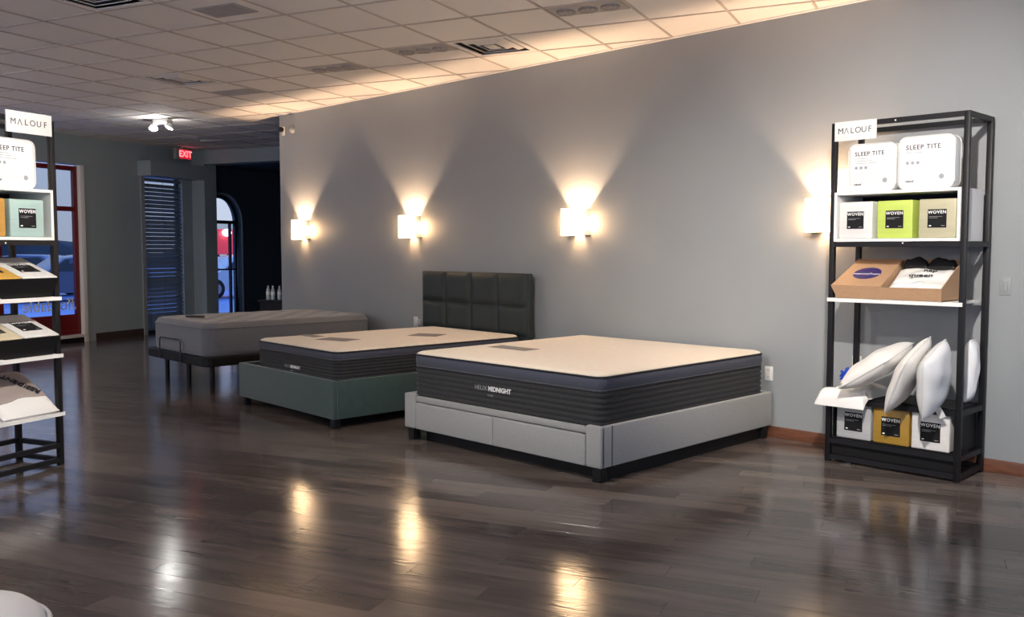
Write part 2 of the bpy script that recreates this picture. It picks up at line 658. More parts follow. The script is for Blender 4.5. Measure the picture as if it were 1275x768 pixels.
# back room
ARC_U, ARC_R, ARC_Z = 3.12, 0.53, 2.05
bm = bmesh.new()


def face_uvz(pts, v):
    bm.faces.new([bm.verts.new(bpt(a, v, z)) for a, z in pts])


for vv in (0.0, -WT):
    face_uvz([(2.62, 0), (ARC_U - ARC_R, 0), (ARC_U - ARC_R, ZT), (2.62, ZT)] if 2.62 < ARC_U - ARC_R else [(2.585, 0), (2.59, 0), (2.59, ZT), (2.585, ZT)], vv)
    face_uvz([(ARC_U + ARC_R, 0), (8.0, 0), (8.0, ZT), (ARC_U + ARC_R, ZT)], vv)
    face_uvz([(ARC_U - ARC_R, 0), (ARC_U + ARC_R, 0), (ARC_U + ARC_R, 0.12), (ARC_U - ARC_R, 0.12)], vv)
    for k in range(16):
        t0, t1 = PI * k / 16, PI * (k + 1) / 16
        face_uvz([(ARC_U + ARC_R * math.cos(t0), ARC_Z + ARC_R * math.sin(t0)), (ARC_U + ARC_R * math.cos(t0), ZT),
                  (ARC_U + ARC_R * math.cos(t1), ZT), (ARC_U + ARC_R * math.cos(t1), ARC_Z + ARC_R * math.sin(t1))], vv)
# the reveal
arc = [(ARC_U + ARC_R, 0.12)] + [(ARC_U + ARC_R * math.cos(PI * k / 16), ARC_Z + ARC_R * math.sin(PI * k / 16)) for k in range(17)] + [(ARC_U - ARC_R, 0.12)]
for (p, q) in zip(arc, arc[1:] + arc[:1]):
    bm.faces.new([bm.verts.new(bpt(p[0], 0, p[1])), bm.verts.new(bpt(q[0], 0, q[1])), bm.verts.new(bpt(q[0], -WT, q[1])), bm.verts.new(bpt(p[0], -WT, p[1]))])
struct(finish('wall_navy', bm, M_NAVY), 'dark navy wall of the back room with an arched window')
struct(wall_piece('wall_far', [(8.0, 8.2, -WT, V1, 0, ZT)], M_NAVY))
struct(wall_piece('ceiling_back_room', [(2.62, 8.0, 0, 9.0, 3.12, 3.2)], M_NAVY))
wr = [(-2.5, 8.2, V1, V1 + .2, 0, ZT), (-15.2, -2.5, V1, V1 + .2, 3.05, ZT), (-15.2, -2.5, V1, V1 + .2, 0, 0.2)]
for k in range(7):
    wr.append((-15.2 + k * 2.1, -15.04 + k * 2.1, V1, V1 + .2, 0.2, 3.05))
struct(wall_piece('wall_right', wr, M_WALL))
# street side behind the camera: posts, low sill and header of a glazed front
fr_l = [(-15.2, -15, -.2, V1, 3.05, ZT), (-15.2, -15, -.2, V1, 0, 0.2)]
for k in range(9):
    v = -0.2 + k * 2.13
    fr_l.append((-15.2, -15, v, v + 0.16, 0.2, 3.05))
struct(wall_piece('wall_street', fr_l, M_SLATE))

# ------------------------------------------------------------------ storefront windows


def window_frame(name, u0, u1, z0, z1, mull, trans, label, panelz=None, frame=M_RED, fw=0.055, casing=True):
    w_ = empty(name, bpt(u0, 0))
    w_.rotation_euler = (0, 0, BANG + PI / 2)      # local x = B, local y = -A (outwards)
    struct(w_, label)
    L = u1 - u0
    posts = [0] + [m - u0 - fw / 2 for m in mull] + [L - fw]
    for x in posts:
        box('stile', x, x + fw, 0.05, 0.11, z0, z1, frame, w_, bev=0.004)
    for a, b_ in zip(posts, posts[1:]):
        x0, x1 = a + fw, b_
        zs = [z0]
        box('rail', x0, x1, 0.05, 0.11, z0, z0 + fw, frame, w_)
        box('rail', x0, x1, 0.05, 0.11, z1 - fw, z1, frame, w_)
        lo = z0 + fw
        if panelz:
            box('kick_panel', x0, x1, 0.06, 0.10, lo, panelz, frame, w_)
            lo = panelz
        for tz in trans:
            box('rail', x0, x1, 0.05, 0.11, tz, tz + fw, frame, w_)
            box('pane', x0, x1, 0.078, 0.084, lo, tz, M_GLASS, w_)
            lo = tz + fw
        box('pane', x0, x1, 0.078, 0.084, lo, z1 - fw, M_GLASS, w_)
    if casing:
        box('casing', L, L + 0.085, -0.02, 0.12, 0.0, z1 + 0.02, M_CASING, w_, bev=0.004)
        box('casing', -0.06, L + 0.085, -0.02, 0.05, z0 - 0.05, z0, M_CASING, w_, bev=0.004)
        box('sill_strip', -0.06, L + 0.085, -0.01, 0.12, 0, z0 - 0.05, M_BLACKP, w_)
    return w_


w1 = window_frame('window_1', -3.3, -0.265, 0.13, 2.86, [-2.5, -1.7, -0.70], [2.13], 'red framed shop window in a white casing', panelz=0.46, fw=0.075)
w2 = window_frame('window_2', -10, -4.7, 0.13, 2.86, [-8.9, -7.8, -6.75, -5.7], [2.13], 'long red framed shop window', panelz=0.46, fw=0.075)
text('lettering', 'Affordable', 0.27, M_WINK, w1, (-0.70 + 3.3 - 0.06, 0.075, 0.62), rot=(PI / 2, 0, 0), mirror=True)
# arched window
w3 = empty('window_3', bpt(ARC_U, 0)); w3.rotation_euler = (0, 0, BANG + PI / 2)
struct(w3, 'dark framed arched window in the navy wall')
rr = ARC_R - 0.03
ap = [(rr, 0.10, 0.14)] + [(rr * math.cos(PI * k / 16), 0.10, ARC_Z + rr * math.sin(PI * k / 16)) for k in range(17)] + [(-rr, 0.10, 0.14)]
tube('arch_frame', ap, 0.035, M_DBRONZE, w3, n=6, closed=True)
ap = [(ARC_R + .03, -0.008, 0.1)] + [((ARC_R + .03) * math.cos(PI * k / 16), -0.008, ARC_Z + (ARC_R + .03) * math.sin(PI * k / 16)) for k in range(17)] + [(-ARC_R - .03, -0.008, 0.1)]
tube('arch_casing', ap, 0.022, M_SLATE, w3, n=6)
box('rail', -rr, rr, 0.07, 0.13, ARC_Z - 0.03, ARC_Z + 0.035, M_DBRONZE, w3)
box('rail', -rr, rr, 0.08, 0.12, 1.10, 1.13, M_DBRONZE, w3)
box('stile', 0.30, 0.34, 0.075, 0.125, 0.14, ARC_Z, M_DBRONZE, w3)
box('pane', -rr, rr, 0.098, 0.104, 0.14, ARC_Z, M_GLASS, w3)
bm = bmesh.new()
bm.faces.new([bm.verts.new((rr * math.cos(PI * k / 16), 0.10, ARC_Z + rr * math.sin(PI * k / 16))) for k in range(17)])
finish('pane', bm, M_GLASS, w3)

# blind over the narrow window
w4 = empty('window_4', bpt(1.10, 0)); w4.rotation_euler = (0, 0, BANG + PI / 2)
struct(w4, 'narrow window behind the closed slat blind')
box('window_frame', 0, 0.05, 0.10, 0.16, 0.05, 2.8, M_DBRONZE, w4)
box('window_frame', 0.90, 0.95, 0.10, 0.16, 0.05, 2.8, M_DBRONZE, w4)
box('window_frame', 0.05, 0.90, 0.10, 0.16, 0.0, 0.08, M_DBRONZE, w4)
box('pane', 0.05, 0.90, 0.128, 0.134, 0.08, 2.8, M_GLASS, w4)
M_SLATB = mat('blue_grey_slat', (0.17, 0.21, 0.26), 0.35, spec=0.6)
bl = empty('slat_blind', bpt(1.10, 0, 0.06)); bl.rotation_euler = (0, 0, BANG + PI / 2)
tag(bl, 'closed blue-grey slat blind under a boxed valance beside the exit sign', 'blind')
box('head_rail', 0.02, 0.93, 0.02, 0.07, 2.66, 2.72, M_SLATB, bl)
NS = 36
bm = bmesh.new()
sec = [(-0.034, -0.034), (-0.026, -0.018), (-0.012, 0.0), (0.002, 0.018), (0.010, 0.033)]
ra = [[bm.verts.new((x, y, z)) for y, z in sec] for x in (-0.454, 0.454)]
rb_ = [[bm.verts.new((x, y + 0.004, z + 0.001)) for y, z in sec] for x in (-0.454, 0.454)]
for k in range(4):
    bm.faces.new([ra[0][k], ra[1][k], ra[1][k + 1], ra[0][k + 1]])
    bm.faces.new([rb_[0][k], rb_[0][k + 1], rb_[1][k + 1], rb_[1][k]])
    for e_ in (0, 1):
        bm.faces.new([ra[e_][k], ra[e_][k + 1], rb_[e_][k + 1], rb_[e_][k]])
for k in (0, 4):
    bm.faces.new([ra[0][k], ra[1][k], rb_[1][k], rb_[0][k]])
s0 = finish('slat', bm, M_SLATB, bl, loc=(0.475, 0.045, 0.06))
for k in range(1, NS):
    c = s0.copy(); COL.objects.link(c)
    c.location = (0.475, 0.045, 0.06 + k * 2.6 / NS)
    c.rotation_euler = (R(random.uniform(-7, 5)), 0, R(random.uniform(-.3, .3)))
box('bottom_rail', 0.02, 0.93, 0.03, 0.06, 0.0, 0.025, M_SLATB, bl)
for x in (0.12, 0.475, 0.83):
    tube('cord', [(x, 0.016, 0.02), (x, 0.016, 2.68)], 0.003, M_DSTEEL, bl, n=5)
va = struct(wall_piece('trim_3', [(0.98, 2.30, 0.0, 0.30, 2.80, 3.06)], M_SLATE))

# ------------------------------------------------------------------ outdoors
bm = bmesh.new()
add_box(bm, -70, 70, 3.0, 120, -0.4, -0.15)
o = finish('ground_asphalt', bm, M_ASPHALT); o.location = P0; o.rotation_euler = (0, 0, BANG + PI / 2); struct(o, 'blue-grey parking lot outside')
bm = bmesh.new()
add_box(bm, -70, 70, 0.2, 3.0, -0.4, -0.02)
o = finish('ground_sidewalk', bm, M_WALK); o.location = P0; o.rotation_euler = (0, 0, BANG + PI / 2); struct(o, 'concrete sidewalk outside the shop windows')
bm = bmesh.new()
add_box(bm, -7.9, 60, -60, 60, -0.6, -0.5)
add_box(bm, -7.9, 60, -60, -0.2, -0.4, -0.12)
add_box(bm, 9.4, 60, -0.2, 60, -0.4, -0.12)
o = finish('ground_street', bm, M_WALK); o.location = bpt(-15.4, 8); o.rotation_euler = (0, 0, BANG); struct(o, 'street ground on the far side')
# far tree line and hill
M_HILL = mat('dusk_trees', (0.03, 0.045, 0.06), 0.9, var=0.4, scale=0.4)
bm = bmesh.new()
prev = None
for k in range(60):
    x = -75 + k * 2.5
    h = 3.2 + 1.6 * math.sin(k * 0.31) + 0.9 * math.sin(k * 1.3 + 1) + 0.5 * random.random()
    cur = [bm.verts.new((x, 60, -0.3)), bm.verts.new((x, 60 + 0.6, h * 0.7)), bm.verts.new((x, 62.5, h)), bm.verts.new((x, 66, -0.3))]
    if prev:
        for a in range(3):
            bm.faces.new([prev[a], cur[a], cur[a + 1], prev[a + 1]])
    prev = cur
o = finish('hill_treeline', bm, M_HILL, smooth=True, angle=80); o.location = P0; o.rotation_euler = (0, 0, BANG + PI / 2); struct(o, 'dark tree line across the parking lot')


def car(u, v, rz, col, label, lights=False):
    """hatchback body from a side profile; local x = length"""
    t = empty('parked_car', bpt(u, v, -0.15), rz)
    tag(t, label, 'car', 'cars on the parking lot')
    prof = [(-2.15, 0.30), (-2.2, 0.62), (-2.05, 0.82), (-1.2, 0.93), (-0.55, 1.38), (0.2, 1.48), (1.2, 1.44), (1.95, 1.02), (2.15, 0.92), (2.2, 0.5), (2.1, 0.28)]
    cm = mat('car_paint_%d' % int(col[0] * 100), col, 0.25, coat=0.5)
    bm = bmesh.new()
    sides = []
    for y, sc in ((-0.88, 0.93), (-0.80, 1.0), (0.80, 1.0), (0.88, 0.93)):
        sides.append([bm.verts.new((x * (1 if sc == 1 else 0.985), y * (1 if z < 1.0 else 0.82), z * (1 if sc == 1 else 0.98))) for x, z in prof])
    n = len(prof)
    for a, b in zip(sides, sides[1:]):
        for j in range(n):
            bm.faces.new([a[j], a[(j + 1) % n], b[(j + 1) % n], b[j]])
    bm.faces.new(sides[0][::-1]); bm.faces.new(sides[-1])
    finish('body', bm, cm, t, smooth=True, angle=30)
    M_CG = mat('car_window', (0.01, 0.012, 0.02), 0.08)
    for s in (-1, 1):
        bm = bmesh.new()
        q = [(-1.0, 0.98), (-0.5, 1.34), (1.1, 1.38), (1.6, 1.0)]
        y0, y1 = s * 0.885, s * 0.735
        vs = [bm.verts.new((x, y0 if z < 1.1 else y1, z)) for x, z in q] + [bm.verts.new((x, (y0 if z < 1.1 else y1) * 0.97, z)) for x, z in q]
        bm.faces.new(vs[:4]); bm.faces.new(vs[4:])
        for j in range(4):
            bm.faces.new([vs[j], vs[(j + 1) % 4], vs[4 + (j + 1) % 4], vs[4 + j]])
        finish('side_window', bm, M_CG, t)
        for x in (-1.38, 1.35):
            wo_ = lathe('wheel', [(0.30, -0.10), (0.335, -0.08), (0.335, 0.08), (0.30, 0.10), (0.2, 0.11)], M_BLACKP, t)
            wo_.rotation_euler = (PI / 2, 0, 0); wo_.location = (x, s * 0.80, 0.335)
            hb = lathe('hubcap', [(0.19, -0.02), (0.2, 0.0), (0.19, 0.02)], M_CHROME, wo_)
            hb.location = (0, 0, -0.10 * s)
        box('headlight', -2.19, -2.10, s * 0.62 - 0.14, s * 0.62 + 0.14, 0.62, 0.76, (emit_mat('headlight_glow', (1, .93, .85), 8) if 'headlight_glow' not in MATS else MATS['headlight_glow']) if lights else M_CHROME, t, bev=0.02)
        box('tail_light', 2.12, 2.20, s * 0.68 - 0.12, s * 0.68 + 0.12, 0.70, 0.86, mat('tail_red', (0.4, 0.02, 0.02), 0.3), t, bev=0.02)
    box('windscreen', -1.16, -0.62, -0.62, 0.62, 1.0, 1.02, M_CG, t).rotation_euler = (0, 0, 0)
    box('bumper', -2.26, -2.12, -0.8, 0.8, 0.32, 0.5, mat('bumper_black', (0.03, 0.03, 0.035), 0.5), t, bev=0.03)
    return t


car(12.2, -17.0, BANG + R(20), (0.08, 0.13, 0.26), 'dark blue hatchback parked outside with a lit headlight', True)
car(10.6, -12.6, BANG + R(70), (0.05, 0.08, 0.16), 'navy hatchback parked side-on outside the shop')
car(14.6, -9.2, BANG + R(70), (0.55, 0.60, 0.68), 'pale silver hatchback seen through the arched window')
sg = empty('street_sign', bpt(19.7, -14, -0.15), BANG + PI / 2)
tag(sg, 'red lit street sign on a post outside the arched window', 'sign')
tube('post', [(0, 0, 0), (0, 0, 1.7)], 0.06, M_DSTEEL, sg)
box('sign_panel', -0.75, 0.75, -0.08, 0.08, 1.45, 2.5, emit_mat('red_sign', (0.75, 0.05, 0.06), 0.9), sg, bev=0.04)
lathe('lamp', [(0.05, 0), (0.16, 0.05), (0.2, 0.15), (0.16, 0.25), (0.05, 0.3)], emit_mat('street_lamp_glow', (1, .95, .9), 6), sg, loc=(-0.3, -0.2, 2.2))

# ------------------------------------------------------------------ ceiling fixtures
M_DIFF = mat('grey_diffuser', (0.40, 0.38, 0.36), 0.5)
M_LOUV = mat('pale_louver', (0.72, 0.70, 0.67), 0.5)
M_DARK = mat('duct_dark', (0.02, 0.02, 0.02), 0.8)


def diffuser(cell, label):
    t = empty('ceiling_diffuser', cpt(*cell), CANG)
    tag(t, label, 'air vent', 'square air diffusers in the ceiling')
    W_, L_ = 0.628, 0.688
    box('duct_throat', 0.02, W_ - .02, 0.02, L_ - .02, 0.03, 0.05, M_DARK, t)
    bm = bmesh.new()
    for (x0, x1, y0, y1) in ((0.012, W_ - .012, 0.012, 0.06), (0.012, W_ - .012, L_ - .06, L_ - .012), (0.012, 0.06, .06, L_ - .06), (W_ - .06, W_ - .012, .06, L_ - .06)):
        add_box(bm, x0, x1, y0, y1, -0.002, 0.006)
    finish('frame', bm, M_TILE, t)
    for i0, i1 in ((0.105, 0.145), (0.185, 0.222)):
        # sloping square louver ring, dark slots between
        bm = bmesh.new()
        cs = []
        for ins, z in ((i0, 0.016), (i1, -0.006), (i1, 0.002)):
            cs.append([bm.verts.new(p) for p in ((ins, ins, z), (W_ - ins, ins, z), (W_ - ins, L_ - ins, z), (ins, L_ - ins, z))])
        for p, q in zip(cs, cs[1:]):
            for j in range(4):
                bm.faces.new([p[j], p[(j + 1) % 4], q[(j + 1) % 4], q[j]])
        finish('louver', bm, M_LOUV, t)
    box('centre_plate', 0.262, W_ - .262, 0.262, L_ - .262, -0.004, 0.004, M_LOUV, t)
    return t


diffuser((-2, 2), 'dark square air diffuser in the ceiling between two plain perforated grilles')
diffuser((4, 2), 'square air diffuser close to the long wall with a pale stepped louver')
diffuser((1, -2), 'square air diffuser high above the rack by the shop window')
diffuser((-8, 8), 'dark square air diffuser near the beam of the wide opening')

M_PERF = mat('perforated_grey', (0.33, 0.31, 0.30), 0.6, var=0.3, scale=60)


def grille(cell, i0, i1, j0, j1, label):
    t = empty('ceiling_grille', cpt(*cell), CANG)
    tag(t, label, 'air grille')
    x0, x1, y0, y1 = i0 * .628, i1 * .628, j0 * .688, j1 * .688
    box('plate', x0 + .02, x1 - .02, y0 + .02, y1 - .02, -0.002, 0.004, M_PERF, t)
    bm = bmesh.new()
    for b in ((x0, x1, y0, y0 + .02), (x0, x1, y1 - .02, y1), (x0, x0 + .02, y0 + .02, y1 - .02), (x1 - .02, x1, y0 + .02, y1 - .02)):
        add_box(bm, *b, -0.004, 0.005)
    finish('frame', bm, M_DIFF, t)
    n = 7
    for k in range(n):
        y = y0 + .02 + (k + .5) * (y1 - y0 - .04) / n
        box('bar', x0 + .02, x1 - .02, y - .004, y + .004, -0.006, -0.001, M_DIFF, t)


grille((2, -1), 0.14, 0.80, 0.36, 0.76, 'grey perforated ceiling grille with a wide pale margin')
grille((-2, 3), 0.04, 0.92, 0.58, 0.97, 'narrow grey ceiling grille beside the dark square diffuser')


def puck_panel(cell, j0, j1, label):
    t = empty('ceiling_downlight', cpt(*cell), CANG)
    tag(t, label, 'ceiling fixture', 'three-lens ceiling panels')
    y0, y1 = j0 * .688, j1 * .688
    box('plate', 0.02, 0.608, y0, y1, -0.003, 0.004, M_DIFF, t, bev=0.002)
    for k in range(3):
        x = 0.628 * (k + .75) / 3.5
        ring = lathe('lens_ring', [(0.052, 0), (0.074, 0), (0.074, -0.014), (0.064, -0.02), (0.052, -0.012)], M_PERF, t, n=20, loc=(x, (y0 + y1) / 2, -0.003))
        lathe('lens', [(0.001, -0.004), (0.05, -0.006), (0.052, -0.002), (0.052, 0)], M_DIFF, ring, n=16)


puck_panel((1, 2), 0.55, 0.97, 'three-lens ceiling panel between the narrow grille and another three-lens panel')
puck_panel((3, 2), 0.06, 0.46, 'three-lens ceiling panel touching the stepped square diffuser')
puck_panel((6, 1), 0.03, 0.42, 'three-lens ceiling panel above the pale king bed')

# twin head emergency lamp on the ceiling
em = empty('emergency_lamp', Vector((-12.8, 5.72, CEIL_Z)), BANG)
tag(em, 'twin-head emergency lamp glowing white on the ceiling near the exit sign', 'lamp')
box('housing', -0.14, 0.14, -0.05, 0.05, -0.07, -0.002, M_PLAST, em, bev=0.012)
M_LAMPG = emit_mat('lamp_glow', (1.0, 0.98, 0.95), 24)
for s, tilt in ((-1, -35), (1, 35)):
    ar = tube('arm', [(s * 0.10, 0, -0.05), (s * 0.13, -0.02, -0.10)], 0.012, M_PLAST, em)
    hd = lathe('lamp_head', [(0.02, 0.06), (0.05, 0.05), (0.06, 0.0), (0.056, 0.0)], M_PLAST, em, n=18, loc=(s * 0.14, -0.03, -0.13))
    hd.rotation_euler = (R(-25), R(tilt * .5), 0)
    ln = lathe('lens', [(0.056, 0.002), (0.056, -0.004), (0.03, -0.014), (0.001, -0.016)], M_LAMPG, hd, n=18)
ld = bpy.data.lights.new('emergency_light', 'POINT'); ld.energy = 5; ld.color = (1, .97, .93); ld.shadow_soft_size = 0.06
lo = bpy.data.objects.new('emergency_light', ld); COL.objects.link(lo); lo.parent = em; lo.location = (0, -0.06, -0.24)

# exit sign
ex = empty('exit_sign', bpt(1.70, 0.34, 3.12), BANG + PI / 2)
tag(ex, 'small red lit exit sign over the slat blind', 'sign')
box('housing', -0.19, 0.19, -0.04, 0.03, 0, 0.205, mat('sign_grey', (0.30, 0.29, 0.28), 0.5), ex, bev=0.006)
box('face', -0.10, 0.17, -0.044, -0.039, 0.02, 0.185, emit_mat('exit_face', (0.65, 0.015, 0.04), 0.5), ex)
text('lettering', 'EXIT', 0.155, emit_mat('exit_letters', (1.0, 0.20, 0.22), 1.2), ex, (0.035, -0.046, 0.102), bold=0.004)
tube('ceiling_stem', [(0, 0, 0.205), (0, 0, CEIL_Z - 3.12)], 0.014, M_PLAST, ex)

# wall sensor pair by the end of the long wall
se = empty('wall_camera', (-11.2, WALL_Y, 3.13))
tag(se, 'tiny black camera with a pale dome mount at the end of the long wall', 'camera')
lathe('dome', [(0.06, 0), (0.06, 0.012), (0.045, 0.04), (0.02, 0.055), (0.001, 0.058)], M_WALL, se, n=18, loc=(0.2, 0, 0.0)).rotation_euler = (PI / 2, 0, 0)
box('base_plate', -0.055, 0.0, -0.02, 0, -0.07, 0.05, M_PLAST, se, bev=0.005)
lathe('lens_body', [(0.028, 0), (0.034, 0.01), (0.034, 0.05), (0.02, 0.06)], M_BLACKP, se, n=16, loc=(-0.03, -0.015, 0.01)).rotation_euler = (PI / 2, 0, 0)

# ------------------------------------------------------------------ wall sconces
M_SHADE = emit_mat('lit_glass_shade', (1.0, 0.66, 0.36), 15.0)
M_BULB = emit_mat('bulb_glow', (1.0, 0.72, 0.40), 40.0)


def sconce():
    t = empty('wall_sconce', (0, 0, 0))
    W_, H_ = 0.29, 0.255
    box('back_plate', -0.06, 0.06, -0.012, 0, -0.09, 0.05, M_CHROME, t, bev=0.003)
    # slightly bowed square glass, held off the wall
    bm = bmesh.new()
    n = 10
    fr_, bk = [], []
    for k in range(n + 1):
        x = -W_ / 2 + W_ * k / n
        y = -0.108 - 0.012 * (1 - (2 * k / n - 1) ** 2)
        for lst, yy in ((fr_, y - 0.004), (bk, y + 0.004)):
            lst.append((bm.verts.new((x, yy, -H_ / 2)), bm.verts.new((x, yy, H_ / 2))))
    for k in range(n):
        for lst in (fr_, bk):
            bm.faces.new([lst[k][0], lst[k + 1][0], lst[k + 1][1], lst[k][1]])
        for q in (0, 1):
            bm.faces.new([fr_[k][q], fr_[k + 1][q], bk[k + 1][q], bk[k][q]])
    for k in (0, n):
        bm.faces.new([fr_[k][0], fr_[k][1], bk[k][1], bk[k][0]])
    finish('glass_shade', bm, M_SHADE, t, smooth=True, angle=40)
    for sx_ in (-1, 1):
        box('bottom_tray', *sorted((sx_ * 0.145, sx_ * 0.05)), -0.106, -0.002, -0.1275, -0.121, M_CHROME, t)
        box('side_fin', *sorted((sx_ * 0.112, sx_ * 0.116)), -0.108, -0.001, 0.045, 0.1275, M_PLAST, t)  # fins added to cut the lamp's light into cones and side lobes
        box('side_fin', *sorted((sx_ * 0.112, sx_ * 0.116)), -0.108, -0.001, -0.121, -0.075, M_PLAST, t)
    bu = lathe('bulb', [(0.012, -0.028), (0.018, -0.01), (0.02, 0.008), (0.012, 0.026), (0.002, 0.031)], M_BULB, t, n=12, loc=(0, -0.055, -0.07))
    lathe('socket', [(0.016, -0.02), (0.018, 0), (0.014, 0.002)], M_PLAST, t, n=12, loc=(0, -0.055, -0.10))
    l = bpy.data.lights.new('sconce_light', 'POINT'); l.energy = SCONCE_W; l.color = (1.0, 0.63, 0.32); l.shadow_soft_size = 0.025
    lo = bpy.data.objects.new('sconce_light', l); COL.objects.link(lo); lo.parent = t; lo.location = (0, -0.055, -0.008)
    l = bpy.data.lights.new('sconce_uplight', 'SPOT'); l.energy = UPLIGHT_W; l.color = (1.0, 0.65, 0.40); l.shadow_soft_size = 0.02
    l.spot_size = R(120); l.spot_blend = 0.5
    lo = bpy.data.objects.new('sconce_uplight', l); COL.objects.link(lo); lo.parent = t; lo.location = (0, -0.06, -0.006); lo.rotation_euler = (PI, 0, 0)
    return t


sc0 = sconce()
for k, (x, lab) in enumerate(((-3.345, 'lit square wall sconce half hidden behind the black rack'),
                              (-5.875, 'lit square wall sconce between the tufted headboard and the rack'),
                              (-8.415, 'lit square wall sconce just beside the tufted headboard, over the grey outlet'),
                              (-10.74, 'lit square wall sconce at the open end of the long wall'))):
    o = sc0 if k == 0 else copy_tree(sc0)
    o.location = (x, WALL_Y, 1.777)
    tag(o, lab, 'sconce', 'square glass sconces along the long wall')

# ------------------------------------------------------------------ track spots (rack and king bed lamps out of the picture, plus one added)
M_SPOTG = emit_mat('spot_lens', (1, .95, .88), 12)


def track_spot(loc, aim, watts, label, size=55, col=(1.0, 0.93, 0.85), blend=0.5, soft=0.05):
    t = empty('track_spotlight', Vector(loc))
    tag(t, label, 'spotlight', 'ceiling track spotlights')
    lathe('canopy', [(0.06, 0), (0.06, -0.025), (0.02, -0.03)], M_PLAST, t)
    tube('stem', [(0, 0, -0.028), (0, 0, -0.10)], 0.01, M_PLAST, t)
    d = (Vector(aim) - Vector(loc) - Vector((0, 0, -0.15))).normalized()
    hd = lathe('lamp_head', [(0.035, 0.10), (0.05, 0.08), (0.055, -0.06), (0.05, -0.06), (0.045, -0.02), (0.001, -0.02)], M_PLAST, t, loc=(0, 0, -0.15))
    q = d.to_track_quat('-Z', 'Y')
    hd.rotation_euler = q.to_euler()
    lathe('lens', [(0.045, -0.03), (0.001, -0.032), (0.001, -0.028)], M_SPOTG, hd)
    l = bpy.data.lights.new('track_light', 'SPOT'); l.energy = watts; l.color = col
    l.spot_size = R(size); l.spot_blend = blend; l.shadow_soft_size = soft
    lo = bpy.data.objects.new('track_light', l); COL.objects.link(lo); lo.parent = t
    lo.location = Vector((0, 0, -0.15)) + d * 0.07
    lo.rotation_euler = q.to_euler()
    return t


track_spot((-1.4, 3.1, CEIL_Z), (-2.62, 6.3, 1.5), RACK_SPOT_W, 'ceiling track spotlight aimed at the rack on the long wall', size=70, blend=1.0)
track_spot((-4.0, 2.9, CEIL_Z), (-6.75, 1.75, 1.35), RACK_SPOT_W * 0.75, 'ceiling track spotlight aimed at the rack by the shop windows', size=60, blend=1.0)
track_spot((-3.9, 2.3, CEIL_Z), (-4.9, 5.2, 0.6), BED_SPOT_W, 'ceiling track spotlight aimed at the king bed', size=85, blend=1.0)

track_spot((-3.0, -0.6, CEIL_Z), (-2.85, 0.35, 0.6), 60, 'unseen spotlight added to brighten the white mattress by the aisle', size=45, blend=1.0)  # extra unseen lamp, added to whiten the mattress corner

# unseen hanging globes, added to brighten the ceiling, floor and far wall
M_GLOBE = emit_mat('globe_glow', (1.0, 0.88, 0.76), 3.0)


def fill(loc, label):
    t = empty('fill_globe', Vector((loc[0], loc[1], CEIL_Z)))
    tag(t, label, 'pendant lamp', 'added unseen globes brightening the shop')
    lathe('canopy', [(0.06, 0), (0.06, -0.02), (0.012, -0.03)], M_PLAST, t)
    tube('stem', [(0, 0, -0.02), (0, 0, -0.52)], 0.006, M_BLACK, t, n=6)
    lathe('globe', [(0.03, 0.145)] + [(0.15 * math.sin(PI * k / 12), 0.15 * math.cos(PI * k / 12)) for k in range(1, 12)] + [(0.001, -0.15)], M_GLOBE, t, loc=(0, 0, -0.66))
    l = bpy.data.lights.new('fill_light', 'POINT'); l.energy = FILL_W; l.color = (1.0, 0.85, 0.72); l.shadow_soft_size = 0.16
    lo = bpy.data.objects.new('fill_light', l); COL.objects.link(lo); lo.parent = t; lo.location = (0, 0, -0.66)


for k, (q, lab) in enumerate((((-10.5, -0.6), 'globe pendant lamp, added unseen before the long shop window'), ((-7.2, -2.4), 'globe pendant lamp, added unseen over the middle of the shop'),
                              ((-2.5, -2.6), 'globe pendant lamp, added unseen over the aisle behind the white bed'), ((1.4, 1.6), 'globe pendant lamp, added unseen by the glazed side wall'),
                              ((-12.6, 0.9), 'globe pendant lamp, added unseen beside the end of the long shop window'))):
    fill(q, lab)


# ------------------------------------------------------------------ king bed
KX0, KX1, KY0, KY1 = -5.825, -3.785, 4.545, 6.68
kb = empty('king_bed_frame', (KX0, KY0, 0))
tag(kb, 'pale grey upholstered king bed frame with two drawers at the foot', 'bed frame')
KW, KL = KX1 - KX0, KY1 - KY0
box('side_rail', KW - 0.035, KW, 0.0, KL, 0.10, 0.375, M_BEDW, kb, bev=0.012, seg=3)
box('side_rail', 0, 0.033, 0.0, KL, 0.10, 0.375, M_BEDW, kb, bev=0.012, seg=3)
box('head_rail', 0.033, KW - 0.035, KL - 0.03, KL, 0.10, 0.375, M_BEDW, kb, bev=0.012)
# foot: corner blocks, top rail and two drawer fronts
box('foot_block', 0.0, 0.13, -0.012, 0.035, 0.10, 0.375, M_BEDW, kb, bev=0.012, seg=3)
box('foot_block', KW - 0.13, KW, -0.012, 0.035, 0.10, 0.375, M_BEDW, kb, bev=0.012, seg=3)
box('foot_rail', 0.13, KW - 0.13, 0.0, 0.034, 0.315, 0.36, M_BEDW, kb, bev=0.008)
xm = KW / 2
for x0, x1 in ((0.135, xm - 0.0025), (xm + 0.0025, KW - 0.135)):
    box('drawer', x0, x1, -0.008, 0.034, 0.10, 0.308, M_BEDW, kb, bev=0.008, seg=3)
box('edge_seam', KW - 0.001, KW + 0.002, 0.10, 0.112, 0.105, 0.37, M_LPIPE, kb)
box('platform', 0.033, KW - 0.035, 0.035, KL - 0.03, 0.29, 0.335, M_BLACKP, kb)
box('plinth', 0.12, KW - 0.05, 0.12, KL - 0.02, 0.0, 0.10, M_BLACKP, kb)
for x in (0.02, KW - 0.09):
    for y in (0.01, KL - 0.10):
        box('leg', x, x + 0.07, y, y + 0.07, 0, 0.10, M_BLACKP, kb, bev=0.004)


